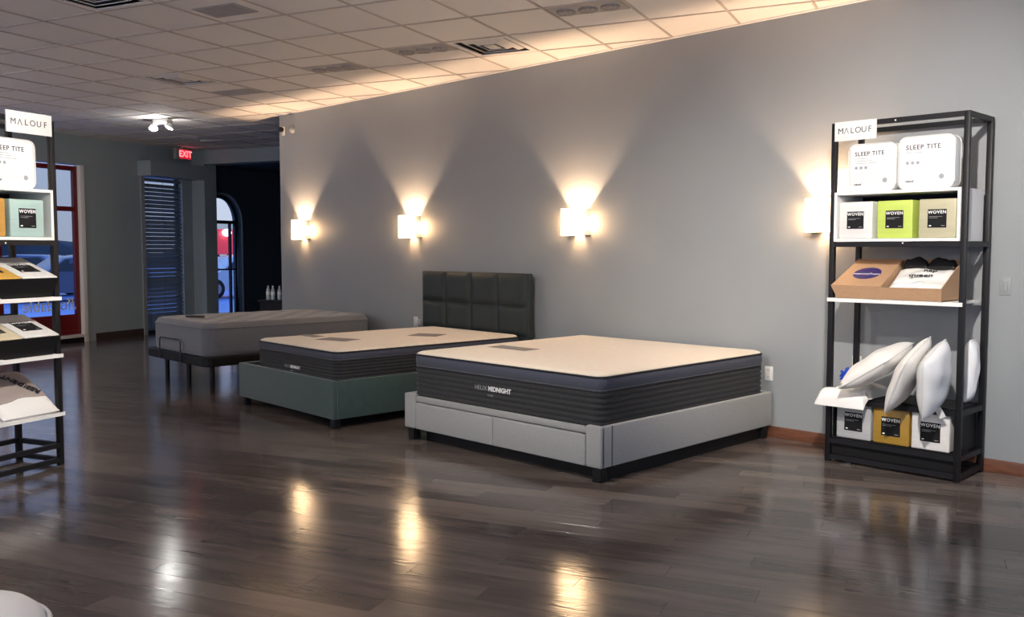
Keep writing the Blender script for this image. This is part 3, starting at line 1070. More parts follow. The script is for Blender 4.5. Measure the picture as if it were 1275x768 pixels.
def hybrid_mattress(name, x0, x1, y0, y1, zb, h, parent_loc, rz, label, top_patches, logo_x, rc=0.075, logo_z=0.66, logo_s=0.80):
    t = empty(name, parent_loc, rz)
    tag(t, label, 'mattress')
    s = h / 0.34
    zq = 0.215 * s          # top of the quilted border
    zt = 0.30 * s           # top piping
    prof = [(0.02, 0.0), (0.006, 0.008)]
    ribs = 6
    for k in range(ribs):
        za = 0.012 + (zq - 0.014) * k / ribs
        zb_ = 0.012 + (zq - 0.014) * (k + 1) / ribs
        prof += [(0.010, za + 0.001), (0.001, za + (zb_ - za) * 0.25), (0.0, (za + zb_) / 2), (0.001, za + (zb_ - za) * 0.75), (0.010, zb_ - 0.001)]
    prof += [(0.012, zq)]
    slab('quilted_border', x0, x1, y0, y1, rc, [(i, z + zb) for i, z in prof], M_QUILT, t, n=10, angle=80)
    slab('blue_band', x0, x1, y0, y1, rc, [(0.012, zb + zq), (0.004, zb + zq + 0.012), (-0.004, zb + (zq + zt) / 2), (0.0, zb + zt - 0.012), (0.010, zb + zt)], M_BAND, t, n=10, angle=80)
    o = slab('top_panel', x0, x1, y0, y1, rc, [(0.010, zb + zt), (0.008, zb + zt + 0.008), (0.02, zb + zt + 0.018), (0.05, zb + zt + 0.027), (0.11, zb + zt + 0.034), (0.25, zb + zt + 0.040), (0.45, zb + zt + 0.042)], M_CREAM, t, n=10, angle=80)
    for z, m_, r_, ins in ((zb + zt, M_PIPE, 0.0075, 0.004), (zb + zq, M_PIPE, 0.005, 0.006), (zb + zq + 0.012, M_LPIPE, 0.003, 0.002), (zb + 0.012, M_LPIPE, 0.005, 0.003)):
        ol = rr_outline(x0 + ins, x1 - ins, y0 + ins, y1 - ins, rc - ins, 10)
        tube('piping', [(px, py, z) for px, py in ol], r_, m_, t, n=6, closed=True)
    for (px, py, w_, l_, rz_) in top_patches:
        p = box('label_patch', -w_ / 2, w_ / 2, -l_ / 2, l_ / 2, 0, 0.0015, M_PATCH, t, loc=(px, py, zb + zt + 0.0425))
        p.rotation_euler = (0, 0, rz_)
        for q in range(3):
            box('print_line', -w_ * .36, w_ * (.1 + .12 * q), -l_ * .28 + q * l_ * .24, -l_ * .2 + q * l_ * .24, 0.0015, 0.0022, M_GINK, p)
    # printed name on the foot end
    if logo_x is not None:
        y = y0 - 0.0035
        z = zb + zq * logo_z
        s = s * logo_s
        text('lettering', 'HELIX', 0.052 * s, M_GINK, t, (logo_x - 0.09 * s, y, z), align='CENTER', sp=1.05)
        text('lettering', 'MIDNIGHT', 0.052 * s, M_WINK, t, (logo_x + 0.125 * s, y, z), bold=0.0018, sp=1.02)
        text('lettering', 'LUXE', 0.024 * s, M_GINK, t, (logo_x + 0.02, y, z - 0.052 * s), sp=1.2)
    return t


hybrid_mattress('king_mattress', 0, 1.955, 0, 2.05, 0, 0.392, (-5.785, 4.588, 0.336), 0,
                'thick navy and charcoal king mattress with cream top on the pale bed', [(0.52, 0.62, 0.42, 0.17, 0.0)], 0.89)

# ------------------------------------------------------------------ green bed
GR = R(-2.5)
gb = empty('green_bed_frame', (-8.27, 4.40, 0), GR)
tag(gb, 'dark green upholstered bed frame with a tufted eight-square headboard', 'bed frame')
GW, GL = 1.76, 2.24
box('foot_rail', 0, GW, 0, 0.045, 0.085, 0.415, M_GREEN, gb, bev=0.012, seg=3)
box('side_rail', GW - 0.03, GW, 0.045, GL, 0.085, 0.415, M_GREEN, gb, bev=0.012, seg=3)
box('side_rail', 0, 0.06, 0.045, GL, 0.085, 0.415, M_GREEN, gb, bev=0.012, seg=3)
box('platform', 0.06, GW - 0.03, 0.045, GL, 0.33, 0.385, M_BLACKP, gb)
for x in (0.03, GW - 0.09):
    for y in (0.02, GL - 0.12):
        box('leg', x, x + 0.06, y, y + 0.06, 0, 0.086, M_BLACKP, gb, bev=0.003)
hx0, hx1, hz0, hz1 = -0.01, GW + 0.0, 0.12, 1.275
hb_ = box('headboard', hx0, hx1, GL, GL + 0.055, hz0, hz1, M_HEADB, gb, bev=0.012)
ncol, nrow = 4, 3
zs = [0.415, 0.64, 0.945, 1.27]
for c in range(ncol):
    for r_ in range(nrow):
        x0 = hx0 + 0.006 + c * (hx1 - hx0 - 0.03) / ncol
        x1 = hx0 + 0.006 + (c + 1) * (hx1 - hx0 - 0.03) / ncol
        bm = bmesh.new()
        z0, z1 = zs[r_], zs[r_ + 1]
        n = 12
        g_ = []
        for iy in range(n + 1):
            rowv = []
            for ix in range(n + 1):
                fx, fz = ix / n, iy / n
                puff = (1 - (2 * fx - 1) ** 8) * (1 - (2 * fz - 1) ** 8)
                rowv.append(bm.verts.new((x0 + 0.004 + (x1 - x0 - 0.008) * fx, GL - 0.004 - 0.03 * puff, z0 + 0.003 + (z1 - z0 - 0.006) * fz)))
            g_.append(rowv)
        for iy in range(n):
            for ix in range(n):
                bm.faces.new([g_[iy][ix], g_[iy][ix + 1], g_[iy + 1][ix + 1], g_[iy + 1][ix]])
        finish('tufted_panel', bm, M_HEADB, hb_, smooth=True, angle=80)
hybrid_mattress('queen_mattress', 0, 1.44, 0, 2.12, 0, 0.293, (-8.27 + 0.286 * math.cos(GR) + 0.05 * math.sin(-GR), 4.40 + 0.286 * math.sin(GR) + 0.05 * math.cos(GR), 0.386), GR,
                'navy and charcoal mattress with cream top resting on the green bed', [(0.30, 0.42, 0.30, 0.12, 0.0), (0.78, 0.42, 0.36, 0.22, 0.3), (0.98, 1.30, 0.30, 0.26, 0.5)], 0.66, logo_z=0.40)

# ------------------------------------------------------------------ grey bed on adjustable base
ad = empty('adjustable_bed_base', (-10.62, 4.48, 0), R(-1.5))
tag(ad, 'black adjustable bed base on slim legs with a retainer bar', 'bed base')
AW, AL = 1.57, 2.12
slab('platform', 0, AW, 0, AL, 0.09, [(0.01, 0.285), (0, 0.293), (0, 0.375), (0.008, 0.383)], M_BLACKP, ad)
for x, y in ((0.22, 0.16), (0.94, 0.10), (AW - 0.10, 0.12), (0.22, AL - 0.25), (AW - 0.16, AL - 0.25), (AW - 0.16, AL * .55)):
    lathe('leg', [(0.024, 0), (0.026, 0.01), (0.026, 0.287)], M_BLACK, ad, n=14, loc=(x, y, 0))
pts = [(0.44, -0.012, 0.30), (0.44, -0.014, 0.47)] + [(0.44 + 0.045 * (1 - math.cos(k * PI / 8)), -0.014, 0.49 + 0.045 * math.sin(k * PI / 8)) for k in range(5)]
pts2 = [(0.44 + 0.99 - px, py, pz) for px, py, pz in pts][::-1]
ar_ = tube('retainer_bar', pts + pts2, 0.008, M_DSTEEL, ad, n=8)

gm = empty('grey_mattress', (-10.50, 4.50, 0.384), R(-1.5))
tag(gm, 'thick heather grey tufted mattress on the black adjustable base', 'mattress')
GMW, GML, GMH = 1.44, 2.08, 0.36
slab('border', 0, GMW, 0, GML, 0.15, [(0.03, 0.0), (0.006, 0.015), (0.0, 0.06), (0.0, 0.27), (0.004, GMH - 0.06)], M_GREYM, gm, n=10, angle=80)
# tufted top as a height field
bm = bmesh.new()
nx, ny = 44, 64
tuft = [(GMW * (i + .5) / 4, GML * (j + .5) / 6) for i in range(4) for j in range(6)] + [(GMW * i / 4, GML * j / 6) for i in range(1, 4) for j in range(1, 6)]
gv = []
for j in range(ny + 1):
    r_ = []
    for i in range(nx + 1):
        # pull the grid in at the corners so it follows the rounded outline
        fx, fy = 2 * i / nx - 1, 2 * j / ny - 1
        rc_ = 0.15
        hx, hy = GMW / 2, GML / 2
        X, Y_ = fx * hx, fy * hy
        cx, cy = hx - rc_, hy - rc_
        if abs(X) > cx and abs(Y_) > cy:
            dx, dy = (abs(X) - cx) / rc_, (abs(Y_) - cy) / rc_
            mxd = max(dx, dy); ln_ = math.hypot(dx, dy) or 1
            k_ = mxd / ln_
            X = math.copysign(cx + dx * k_ * rc_, X); Y_ = math.copysign(cy + dy * k_ * rc_, Y_)
        x, y = X + hx, Y_ + hy
        ed = min(hx - abs(fx * hx), hy - abs(fy * hy))
        z = GMH - 0.06 + 0.068 * math.sqrt(max(0, 1 - (1 - min(1, ed / 0.09)) ** 2))
        for (tx, ty) in tuft:
            d2 = (x - tx) ** 2 + (y - ty) ** 2
            if d2 < 0.05:
                z -= 0.030 * math.exp(-d2 / 0.0026) + 0.014 * math.exp(-d2 / 0.014)
        r_.append(bm.verts.new((x, y, z)))
    gv.append(r_)
for j in range(ny):
    for i in range(nx):
        bm.faces.new([gv[j][i], gv[j][i + 1], gv[j + 1][i + 1], gv[j + 1][i]])
finish('tufted_top', bm, M_GREYM, gm, smooth=True, angle=80)
ol = rr_outline(0.0, GMW, 0.0, GML, 0.15, 10)
tube('piping', [(px, py, GMH - 0.06) for px, py in ol], 0.007, M_GREYM, gm, n=6, closed=True)
rm = empty('remote_control', (-9.93, 4.76, 0.752), R(20))
tag(rm, 'slim black remote control lying on the grey mattress', 'remote')
box('body', -0.12, 0.12, -0.03, 0.03, 0, 0.018, M_BLACKP, rm, bev=0.006)
for k in range(5):
    box('button', -0.09 + k * 0.04, -0.07 + k * 0.04, -0.012, 0.012, 0.017, 0.021, M_DSTEEL, rm, bev=0.002)

# ------------------------------------------------------------------ outlets and switch


def outlet(x, z, label, plug=False, wplate=0.072, hplate=0.115):
    t = empty('wall_outlet', (x, WALL_Y, z))
    tag(t, label, 'outlet')
    box('cover_plate', -wplate / 2, wplate / 2, -0.007, 0, -hplate / 2, hplate / 2, M_PLAST, t, bev=0.002)
    for s in (-1, 1):
        r_ = box('receptacle', -0.017, 0.017, -0.010, -0.006, s * 0.027 - 0.014, s * 0.027 + 0.014, M_PLAST, t, bev=0.002)
        for q in (-0.006, 0.006):
            box('slot', q - .0012, q + .0012, -0.0108, -0.0095, s * 0.027 - .004, s * 0.027 + .006, M_INK, r_)
    if plug:
        pl = box('plug', 0.035, 0.085, -0.05, -0.001, -0.03, 0.03, M_PLAST, t, bev=0.006)
    return t


outlet(-3.835, 0.515, 'white wall outlet peeking out beside the king mattress')
outlet(-3.10, 0.66, 'white wall outlet behind the black rack')
outlet(-8.39, 0.68, 'pale wall outlet with a plug beside the tufted headboard', plug=True)
sw = empty('light_switch', (-2.087, WALL_Y, 1.27))
tag(sw, 'grey painted switch plate on the wall beside the rack', 'switch')
box('cover_plate', -0.037, 0.037, -0.006, 0, -0.06, 0.06, M_WALL, sw, bev=0.002)
box('rocker', -0.016, 0.016, -0.010, -0.005, -0.033, 0.033, M_WALL, sw, bev=0.002)

# ------------------------------------------------------------------ back-room table with bottles
tb = empty('side_table', bpt(0.5, 3.47, 0), BANG)
tag(tb, 'black side table with bottles past the end of the long wall', 'table')
box('table_top', -0.35, 0.35, -0.25, 0.25, 0.70, 0.73, M_BLACK, tb, bev=0.004)
box('apron', -0.32, 0.32, -0.22, 0.22, 0.57, 0.70, M_BLACK, tb)
for x in (-0.32, 0.28):
    for y in (-0.22, 0.18):
        box('leg', x, x + 0.04, y, y + 0.04, 0, 0.57, M_BLACK, tb)
M_PET = mat('clear_bottle', (0.55, 0.62, 0.66), 0.12, spec=0.8)
for k, (x, y) in enumerate(((-0.22, -0.14), (-0.13, -0.14), (-0.02, -0.12))):
    q = tb.location + A * x + B * y
    bt = empty('water_bottle', (q.x, q.y, 0.731))
    tag(bt, 'clear water bottle standing on the black side table', 'bottle', 'water bottles on the side table')
    lathe('body', [(0.028, 0), (0.032, 0.006), (0.032, 0.05), (0.029, 0.06), (0.032, 0.07), (0.032, 0.13), (0.026, 0.16), (0.012, 0.19), (0.012, 0.2)], M_PET, bt, n=16)
    lathe('cap', [(0.0135, 0.198), (0.0135, 0.216), (0.012, 0.218)], M_PLAST, bt, n=14)
    lathe('paper_label', [(0.0325, 0.075), (0.0328, 0.076), (0.0328, 0.125), (0.0325, 0.126)], M_WINK, bt, n=16)

# ------------------------------------------------------------------ display racks
RW, RD, RH, RT = 0.925, 0.45, 2.40, 0.036


def rack(name, loc, rz, label, levels, sign_x):
    t = empty(name, loc, rz)
    tag(t, label, 'rack')
    for x in (0, RW - RT):
        for y in (0, RD - RT):
            p = box('post', x, x + RT, y, y + RT, 0, RH, M_BLACK, t, bev=0.002)
            for z in (2.28, 2.15, 2.02):
                if y == 0:
                    box('hole', x + RT / 2 - .004, x + RT / 2 + .004, -0.0006, 0.0004, z - .004, z + .004, M_DARK, p)
    # rails: (z, front, back, sides)
    for z in levels:
        box('rail', RT, RW - RT, 0, 0.025, z, z + 0.034, M_BLACK, t)
        box('rail', RT, RW - RT, RD - 0.025, RD, z, z + 0.034, M_BLACK, t)
        for x in (0, RW - RT):
            box('rail', x + .004, x + RT - .004, RT, RD - RT, z, z + 0.034, M_BLACK, t)
    # screws on the front rails
    for x, z in ((0.45, RH - 0.018), (0.52, 1.56)):
        s_ = lathe('screw', [(0.006, 0), (0.006, 0.002), (0.002, 0.003)], M_PLAST, t, n=10, loc=(x, 0, z))
        s_.rotation_euler = (PI / 2, 0, 0)
    return t


def malouf_sign(parent_loc, rz, x0, x1, z0, z1, label):
    t = empty('brand_sign', parent_loc, rz)
    tag(t, label, 'sign')
    box('board', x0, x1, -0.012, -0.002, z0, z1, M_SIGNW, t, bev=0.001)
    cx = (x0 + x1) / 2
    n_ = 6
    wid = (x1 - x0) * 0.70
    # letters set wide; the A is an open caret without its bar
    h = 0.040
    zc = (z0 + z1) / 2
    for k, ch in enumerate('M OUF'):
        pass
    xs = [cx - wid / 2 + wid * k / 5 for k in range(6)]
    for k, ch in enumerate(('M', None, 'L', 'O', 'U', 'F')):
        if ch:
            text('letter', ch, h / 0.70, M_INK, t, (xs[k], -0.0126, zc), depth=0.0004)
        else:
            bm = bmesh.new()
            for a, b in (((-0.016, -h / 2), (0, h / 2)), ((0.016, -h / 2), (0, h / 2))):
                add_tube(bm, [(xs[k] + a[0], -0.0128, zc + a[1]), (xs[k] + b[0], -0.0128, zc + b[1])], 0.0022, 5)
            finish('letter', bm, M_INK, t)
    return t


def local(loc, rz):
    """world placing of a point given in a rack's own axes"""
    c, s = math.cos(rz), math.sin(rz)
    return lambda x, y, z=0.0: Vector((loc[0] + c * x - s * y, loc[1] + s * x + c * y, loc[2] + z))


def sheet_pack(loc, rz, w_, h_, d_, col, label, group, tilt=0.0, textcol=None, shiny=0.35, lab=0.5, lz=0.5):
    """folded bedding pack with a square black label; base-centre of its front at loc, front faces -y"""
    t = empty('sheet_pack', loc, 0)
    t.rotation_euler = (tilt, 0, rz)
    tag(t, label, 'bedding pack', group)
    m_ = mat('pack_%02x%02x%02x' % tuple(int(c * 255) for c in col), col, shiny, var=0.06, scale=4, stretch=(1, 1, 9), bump=0.35, bscale=7)
    box('body', -w_ / 2, w_ / 2, 0, d_, 0, h_, m_, t, bev=0.008, seg=3)
    ls = w_ * lab
    zc = h_ * lz
    lb = box('paper_label', -ls / 2, ls / 2, -0.0025, 0.001, zc - ls / 2, zc + ls / 2, M_BLACKCARD, t)
    text('lettering', 'WOVEN', ls * 0.235, M_WINK, lb, (0, -0.0031, zc + ls * 0.34), depth=0.0004, bold=ls * 0.006, sp=1.18)
    for k, (wd, zz) in enumerate(((0.78, 0.10), (0.5, 0.03))):
        box('print_line', -ls * 0.42, -ls * 0.42 + ls * wd * .9, -0.0033, -0.0026, zc + ls * zz - 0.0012, zc + ls * zz + 0.0012, M_GINK, lb)
    box('print_line', -ls * 0.42, -ls * 0.30, -0.0033, -0.0026, zc - ls * 0.42, zc - ls * 0.36, M_WINK, lb)
    box('print_line', ls * 0.22, ls * 0.42, -0.0033, -0.0026, zc - ls * 0.41, zc - ls * 0.38, M_GINK, lb)
    return t


def tite_pack(loc, rz, w_, h_, d_, label, pattern=True):
    t = empty('protector_pack', loc, rz)
    tag(t, label, 'bedding pack', 'white zip packs on the racks')
    bm = bmesh.new()
    # rounded-corner zip bag: rounded-rectangle front, slightly puffed
    prof = [(0.012, 0.0), (0.003, 0.006), (0.0, 0.02), (0.0, d_ - 0.02), (0.003, d_ - 0.006), (0.012, d_)]
    o_ = rr_outline
    rings = []
    for ins, y in prof:
        rings.append([bm.verts.new((x, y, z)) for x, z in o_(-w_ / 2 + ins, w_ / 2 - ins, ins, h_ - ins, 0.05 - ins, 6)])
    k = len(rings[0])
    for a, b in zip(rings, rings[1:]):
        for j in range(k):
            bm.faces.new([a[j], a[(j + 1) % k], b[(j + 1) % k], b[j]])
    bm.faces.new(rings[0]); bm.faces.new(rings[-1][::-1])
    finish('bag', bm, M_WRAP, t, smooth=True, angle=40)
    for y in (0.004, d_ - 0.004):
        ol = o_(-w_ / 2, w_ / 2, 0.0, h_, 0.052, 6)
        tube('piping', [(x, y, z + 0.001) for x, z in ol], 0.0028, M_PLAST, t, n=5, closed=True)
    # printed insert
    ins_ = box('insert_card', -w_ * .42, w_ * .42, -0.0015, 0.002, h_ * .08, h_ * .93, mat('insert_white', (0.82, 0.82, 0.82), 0.4), t)
    x0 = -w_ * .36
    text('lettering', 'SLEEP TITE', w_ * 0.118, M_INK, ins_, (x0, -0.0021, h_ * .79), depth=0.0004, bold=0.0006, align='LEFT', sp=1.12)
    for q in range(3 if pattern else 1):
        box('print_line', x0, x0 + w_ * (.30 + .08 * q), -0.0022, -0.0016, h_ * (.69 - .05 * q), h_ * (.70 - .05 * q), M_GINK, ins_)
    for q in range(3):
        dd = lathe('printed_dot', [(0.011, 0), (0.011, 0.0006), (0.001, 0.0007)], M_GINK, ins_, n=14, loc=(x0 + 0.012 + q * 0.034, -0.0015, h_ * .50))
        dd.rotation_euler = (PI / 2, 0, 0)
    dd = lathe('printed_dot', [(0.017, 0), (0.017, 0.0006), (0.001, 0.0007)], M_GINK, ins_, n=16, loc=(w_ * .28, -0.0015, h_ * .22))
    dd.rotation_euler = (PI / 2, 0, 0)
    text('lettering', 'malouf', w_ * 0.055, M_INK, ins_, (x0, -0.0021, h_ * .15), depth=0.0004, bold=0.0006, align='LEFT')
    if pattern:
        bm = bmesh.new()
        for i in range(9):
            for j in range(5):
                x = x0 - 0.01 + i * w_ * .075 + (j % 2) * w_ * .037
                z = h_ * .16 + j * h_ * .055
                if x > w_ * .2 or (i > 5 and j > 2):
                    continue
                r_ = 0.0075
                vs = [bm.verts.new((x + r_ * math.cos(a_ * PI / 2), -0.0019, z + r_ * .8 * math.sin(a_ * PI / 2))) for a_ in range(4)]
                bm.faces.new(vs)
        finish('printed_pattern', bm, mat('faint_print', (0.62, 0.62, 0.62), 0.5), ins_)
    return t


def cubby(loc, rz, x0, x1, z0, z1, d_, label):
    t = empty('white_cubby', loc, rz)
    tag(t, label, 'cubby')
    th_ = 0.02
    box('bottom_panel', x0, x1, -0.012, d_, z0, z0 + th_, M_WHITE, t)
    box('top_panel', x0, x1, -0.012, d_, z1 - th_, z1, M_WHITE, t)
    box('side_panel', x0, x0 + th_, -0.012, d_, z0 + th_, z1 - th_, M_WHITE, t)
    box('side_panel', x1 - th_, x1, -0.012, d_, z0 + th_, z1 - th_, M_WHITE, t)
    box('back_panel', x0 + th_, x1 - th_, d_ - 0.01, d_, z0 + th_, z1 - th_, M_BLACKP, t)
    return t


def shelf_board(loc, rz, z, label, clip=True):
    t = empty('shelf_board', loc, rz)
    tag(t, label, 'shelf')
    box('board', RT + .001, RW - RT - .001, -0.02, RD - 0.03, z, z + 0.014, M_WHITE, t)
    box('front_lip', 0.004, RW - 0.004, -0.026, -0.02, z - 0.012, z + 0.014, M_WHITE, t)
    if clip:
        box('price_clip', 0.40, 0.45, -0.030, -0.026, z - 0.004, z + 0.022, M_PLAST, t)
    return t


def pillow(name, w_, h_, d_, material, label, loc, rot, group=None, seam=True, tagpos=None):
    """cushion: w_ wide (x), d_ deep (y), h_ thick (z), centred on its own middle"""
    t = empty(name, loc)
    t.rotation_euler = rot
    tag(t, label, 'pillow', group)
    bm = bmesh.new()
    nx, ny = 26, 26
    top, bot = [], []
    for j in range(ny + 1):
        rt, rb = [], []
        for i in range(nx + 1):
            a, b = 2 * i / nx - 1, 2 * j / ny - 1
            # outline pulls in between the corners
            X = a * w_ / 2 * (1 - 0.07 * (1 - b * b) * abs(a) ** 3 * 0 - 0.05 * (b * b) * 0) * (1 - 0.06 * (1 - abs(a)) * 0)
            Y_ = b * d_ / 2
            X *= 1 - 0.05 * (1 - (1 - abs(b) ** 6))
            Y_ *= 1 - 0.05 * (1 - (1 - abs(a) ** 6))
            pr = ((1 - abs(a) ** 2.6) * (1 - abs(b) ** 2.6))
            zz = h_ / 2 * max(pr, 0) ** 0.5
            zz *= 1 + 0.05 * math.sin(7 * a + 3 * b) + 0.04 * math.sin(5 * b - 4 * a)
            rt.append(bm.verts.new((X, Y_, zz)))
            rb.append(bm.verts.new((X, Y_, -zz)) if 0 < i < nx and 0 < j < ny else rt[-1])
        top.append(rt); bot.append(rb)
    for j in range(ny):
        for i in range(nx):
            bm.faces.new([top[j][i], top[j][i + 1], top[j + 1][i + 1], top[j + 1][i]])
            f = [bot[j][i], bot[j + 1][i], bot[j + 1][i + 1], bot[j][i + 1]]
            try:
                bm.faces.new(f)
            except ValueError:
                pass
    finish('cushion', bm, material, t, smooth=True, angle=70)
    if seam:
        pts = []
        for k in range(60):
            if k < 15: a, b = -1 + 2 * k / 15, -1
            elif k < 30: a, b = 1, -1 + 2 * (k - 15) / 15
            elif k < 45: a, b = 1 - 2 * (k - 30) / 15, 1
            else: a, b = -1, 1 - 2 * (k - 45) / 15
            pts.append((a * w_ / 2 * (1 - 0.05 * abs(b) ** 6), b * d_ / 2 * (1 - 0.05 * abs(a) ** 6), 0))
        tube('seam', pts, 0.0032, M_PLAST, t, n=5, closed=True)
    if tagpos:
        box('care_tag', tagpos[0] - 0.012, tagpos[0] + 0.012, tagpos[1] - 0.03, tagpos[1] + 0.02, tagpos[2] - .001, tagpos[2] + .001, M_GINK, t)
    return t


# ---- rack on the long wall
RL, RRZ = (-3.10, 6.222, 0.0), 0.0
LR = local(RL, RRZ)
rack('display_rack', RL, RRZ, 'tall black metal display rack standing against the long wall', (0.02, 0.135, 0.43, 1.535, RH - 0.034), 0)
malouf_sign(RL, RRZ, 0.028, 0.325, 2.272, 2.404, 'white brand sign at the top of the rack on the long wall')
cubby(RL, RRZ, RT + .001, RW - RT - .001, 1.572, 1.916, 0.40, 'white open cubby holding a white, a lime and a beige bedding pack')
for x, col, lab in ((0.182, (0.70, 0.69, 0.68), 'white bedding pack in the cubby beside the lime one'),
                    (0.455, (0.50, 0.62, 0.12), 'lime green bedding pack with a black label in the cubby'),
                    (0.735, (0.47, 0.44, 0.30), 'beige olive bedding pack with a black label in the cubby')):
    sheet_pack(LR(x, 0.012, 1.5925), RRZ, 0.240, 0.255, 0.30, col, lab, 'square bedding packs with black labels')
tite_pack(LR(0.285, 0.02, 1.917), RRZ, 0.335, 0.325, 0.10, 'white zip pack with patterned print, partly under the sign on the long-wall rack', True)
tite_pack(LR(0.655, 0.005, 1.917), RRZ, 0.365, 0.345, 0.11, 'plain white zip pack on the cubby, away from the sign', False)
shelf_board(RL, RRZ, 1.162, 'white shelf carrying the cardboard display box', clip=False)

# cardboard display box: low front, high back, lid folded over one half
cb = empty('cardboard_box', LR(0.455, -0.06, 1.178), RRZ)
tag(cb, 'open brown cardboard display box with a purple oval on its lid', 'box')
CX0, CX1, CD, CF, CBH = -0.405, 0.345, 0.37, 0.085, 0.27


def wedge(name, x0, x1, y0, y1, zf, zb, material, parent, z0=0.0):
    bm = bmesh.new()
    vs = [bm.verts.new(p) for p in ((x0, y0, z0), (x1, y0, z0), (x1, y1, z0), (x0, y1, z0), (x0, y0, zf), (x1, y0, zf), (x1, y1, zb), (x0, y1, zb))]
    for f in ((3, 2, 1, 0), (4, 5, 6, 7), (0, 1, 5, 4), (1, 2, 6, 5), (2, 3, 7, 6), (3, 0, 4, 7)):
        bm.faces.new([vs[i] for i in f])
    return finish(name, bm, material, parent)


ct = 0.005
bm = bmesh.new()
# front leans outwards a little
vs = [bm.verts.new(p) for p in ((CX0 + .03, 0.03, 0), (CX1, 0.03, 0), (CX1, 0.0, CF), (CX0, 0.0, CF), (CX0 + .03, 0.03 + ct, 0), (CX1, 0.03 + ct, 0), (CX1, ct, CF), (CX0, ct, CF))]
for f in ((0, 1, 2, 3), (4, 5, 6, 7), (0, 1, 5, 4), (1, 2, 6, 5), (2, 3, 7, 6), (3, 0, 4, 7)):
    bm.faces.new([vs[i] for i in f])
finish('front_panel', bm, M_CARD, cb)
wedge('side_panel', CX1 - ct, CX1, 0.012, CD, CF, CBH, M_CARD, cb)
wedge('side_panel', CX0 + 0.02, CX0 + 0.02 + ct, 0.03, CD, CF, CBH, M_CARD, cb)
wedge('divider', -0.055, -0.05, 0.012, CD, CF, CBH, M_CARD, cb)
box('back_panel', CX0 + .02, CX1, CD, CD + ct, 0, CBH, M_CARD, cb)
box('floor_panel', CX0 + .03, CX1, 0.03, CD, 0, ct, M_CARDIN, cb)
# lid over the left half: sloping sheet with a rim
sl = math.atan2(CBH - CF, CD)
lid = empty('lid', (0, 0, 0)); lid.parent = cb; lid.location = (CX0, 0.0, CF)
lid.rotation_euler = (sl, 0, 0)
LX = -0.05 - CX0
bm = bmesh.new()
vv_ = [bm.verts.new(p) for p in ((0, 0, 0), (LX, 0, 0), (LX, 0.385, 0.0), (0.03, 0.385, 0.0))]
vw_ = [bm.verts.new(v.co + Vector((0, 0, 0.005))) for v in vv_]
bm.faces.new(vv_[::-1]); bm.faces.new(vw_)
for k in range(4):
    bm.faces.new([vv_[k], vv_[(k + 1) % 4], vw_[(k + 1) % 4], vw_[k]])
finish('lid_sheet', bm, M_CARD, lid)
bm = bmesh.new()
oc = [(LX * .52 + 0.098 * math.cos(2 * PI * k / 32), 0.185 + 0.085 * math.sin(2 * PI * k / 32)) for k in range(32)]
a_ = [bm.verts.new((x, y, 0.0052)) for x, y in oc]; b_ = [bm.verts.new((x, y, 0.006)) for x, y in oc]
bm.faces.new(b_)
for k in range(32):
    bm.faces.new([a_[k], a_[(k + 1) % 32], b_[(k + 1) % 32], b_[k]])
finish('oval_print', bm, M_PURPLE, lid)
text('lettering', 'memoryFoam', 0.034, M_WINK, lid, (LX * .52, 0.175, 0.0065), rot=(0, 0, 0), depth=0.0003)
# what lies in the open half: printed pouch, black folded cloth, clear bag


def soft_sheet(name, material, parent, x0, x1, y0, y1, fz, thick=0.02, n=14, amp=0.008, seed=1):
    rnd = random.Random(seed)
    ph = [rnd.uniform(0, 6) for _ in range(4)]
    bm = bmesh.new()
    T, Bm = [], []
    for j in range(n + 1):
        r1, r2 = [], []
        for i in range(n + 1):
            fx, fy = i / n, j / n
            x, y = x0 + (x1 - x0) * fx, y0 + (y1 - y0) * fy
            e_ = (1 - (2 * fx - 1) ** 6) * (1 - (2 * fy - 1) ** 6)
            z = fz(fy) + thick * max(e_, 0) ** .5 + amp * (math.sin(9 * fx + ph[0] + 3 * fy) + math.sin(11 * fy + ph[1] - 4 * fx)) * 0.5 * e_
            r1.append(bm.verts.new((x, y, z)))
            r2.append(bm.verts.new((x, y, fz(fy) - 0.002)))
        T.append(r1); Bm.append(r2)
    for j in range(n):
        for i in range(n):
            bm.faces.new([T[j][i], T[j][i + 1], T[j + 1][i + 1], T[j + 1][i]])
            bm.faces.new([Bm[j][i], Bm[j + 1][i], Bm[j + 1][i + 1], Bm[j][i + 1]])
    for i in range(n):
        bm.faces.new([T[0][i], Bm[0][i], Bm[0][i + 1], T[0][i + 1]])
        bm.faces.new([T[n][i + 1], Bm[n][i + 1], Bm[n][i], T[n][i]])
        bm.faces.new([T[i + 1][0], Bm[i + 1][0], Bm[i][0], T[i][0]])
        bm.faces.new([T[i][n], Bm[i][n], Bm[i + 1][n], T[i + 1][n]])
    return finish(name, bm, material, parent, smooth=True, angle=60)


M_POUCH = mat('white_paper_pouch', (0.78, 0.78, 0.76), 0.6, bump=0.4, bscale=24)
pc = empty('paper_pouch', LR(0.455, -0.06, 1.184), RRZ)
tag(pc, 'white printed pouch bulging inside the open cardboard box', 'pouch')
soft_sheet('pouch', M_POUCH, pc, -0.04, 0.33, 0.045, 0.30, lambda f: 0.04 + 0.15 * f, thick=0.03, amp=0.02, seed=3)
for s_, x_, y_, z_ in (('nap', 0.19, 0.225, 0.192), ('queen', 0.15, 0.165, 0.160)):
    text('lettering', s_, 0.062, M_INK, pc, (x_, y_, z_), rot=(sl, 0, R(10)), depth=0.001, bold=0.0008)
soft_sheet('curved_flap', M_WRAP, pc, -0.02, 0.20, 0.02, 0.12, lambda f: 0.05 + 0.06 * f, thick=0.02, amp=0.012, seed=5)
bc = empty('folded_black_cloth', LR(0.455, -0.06, 1.184), RRZ)
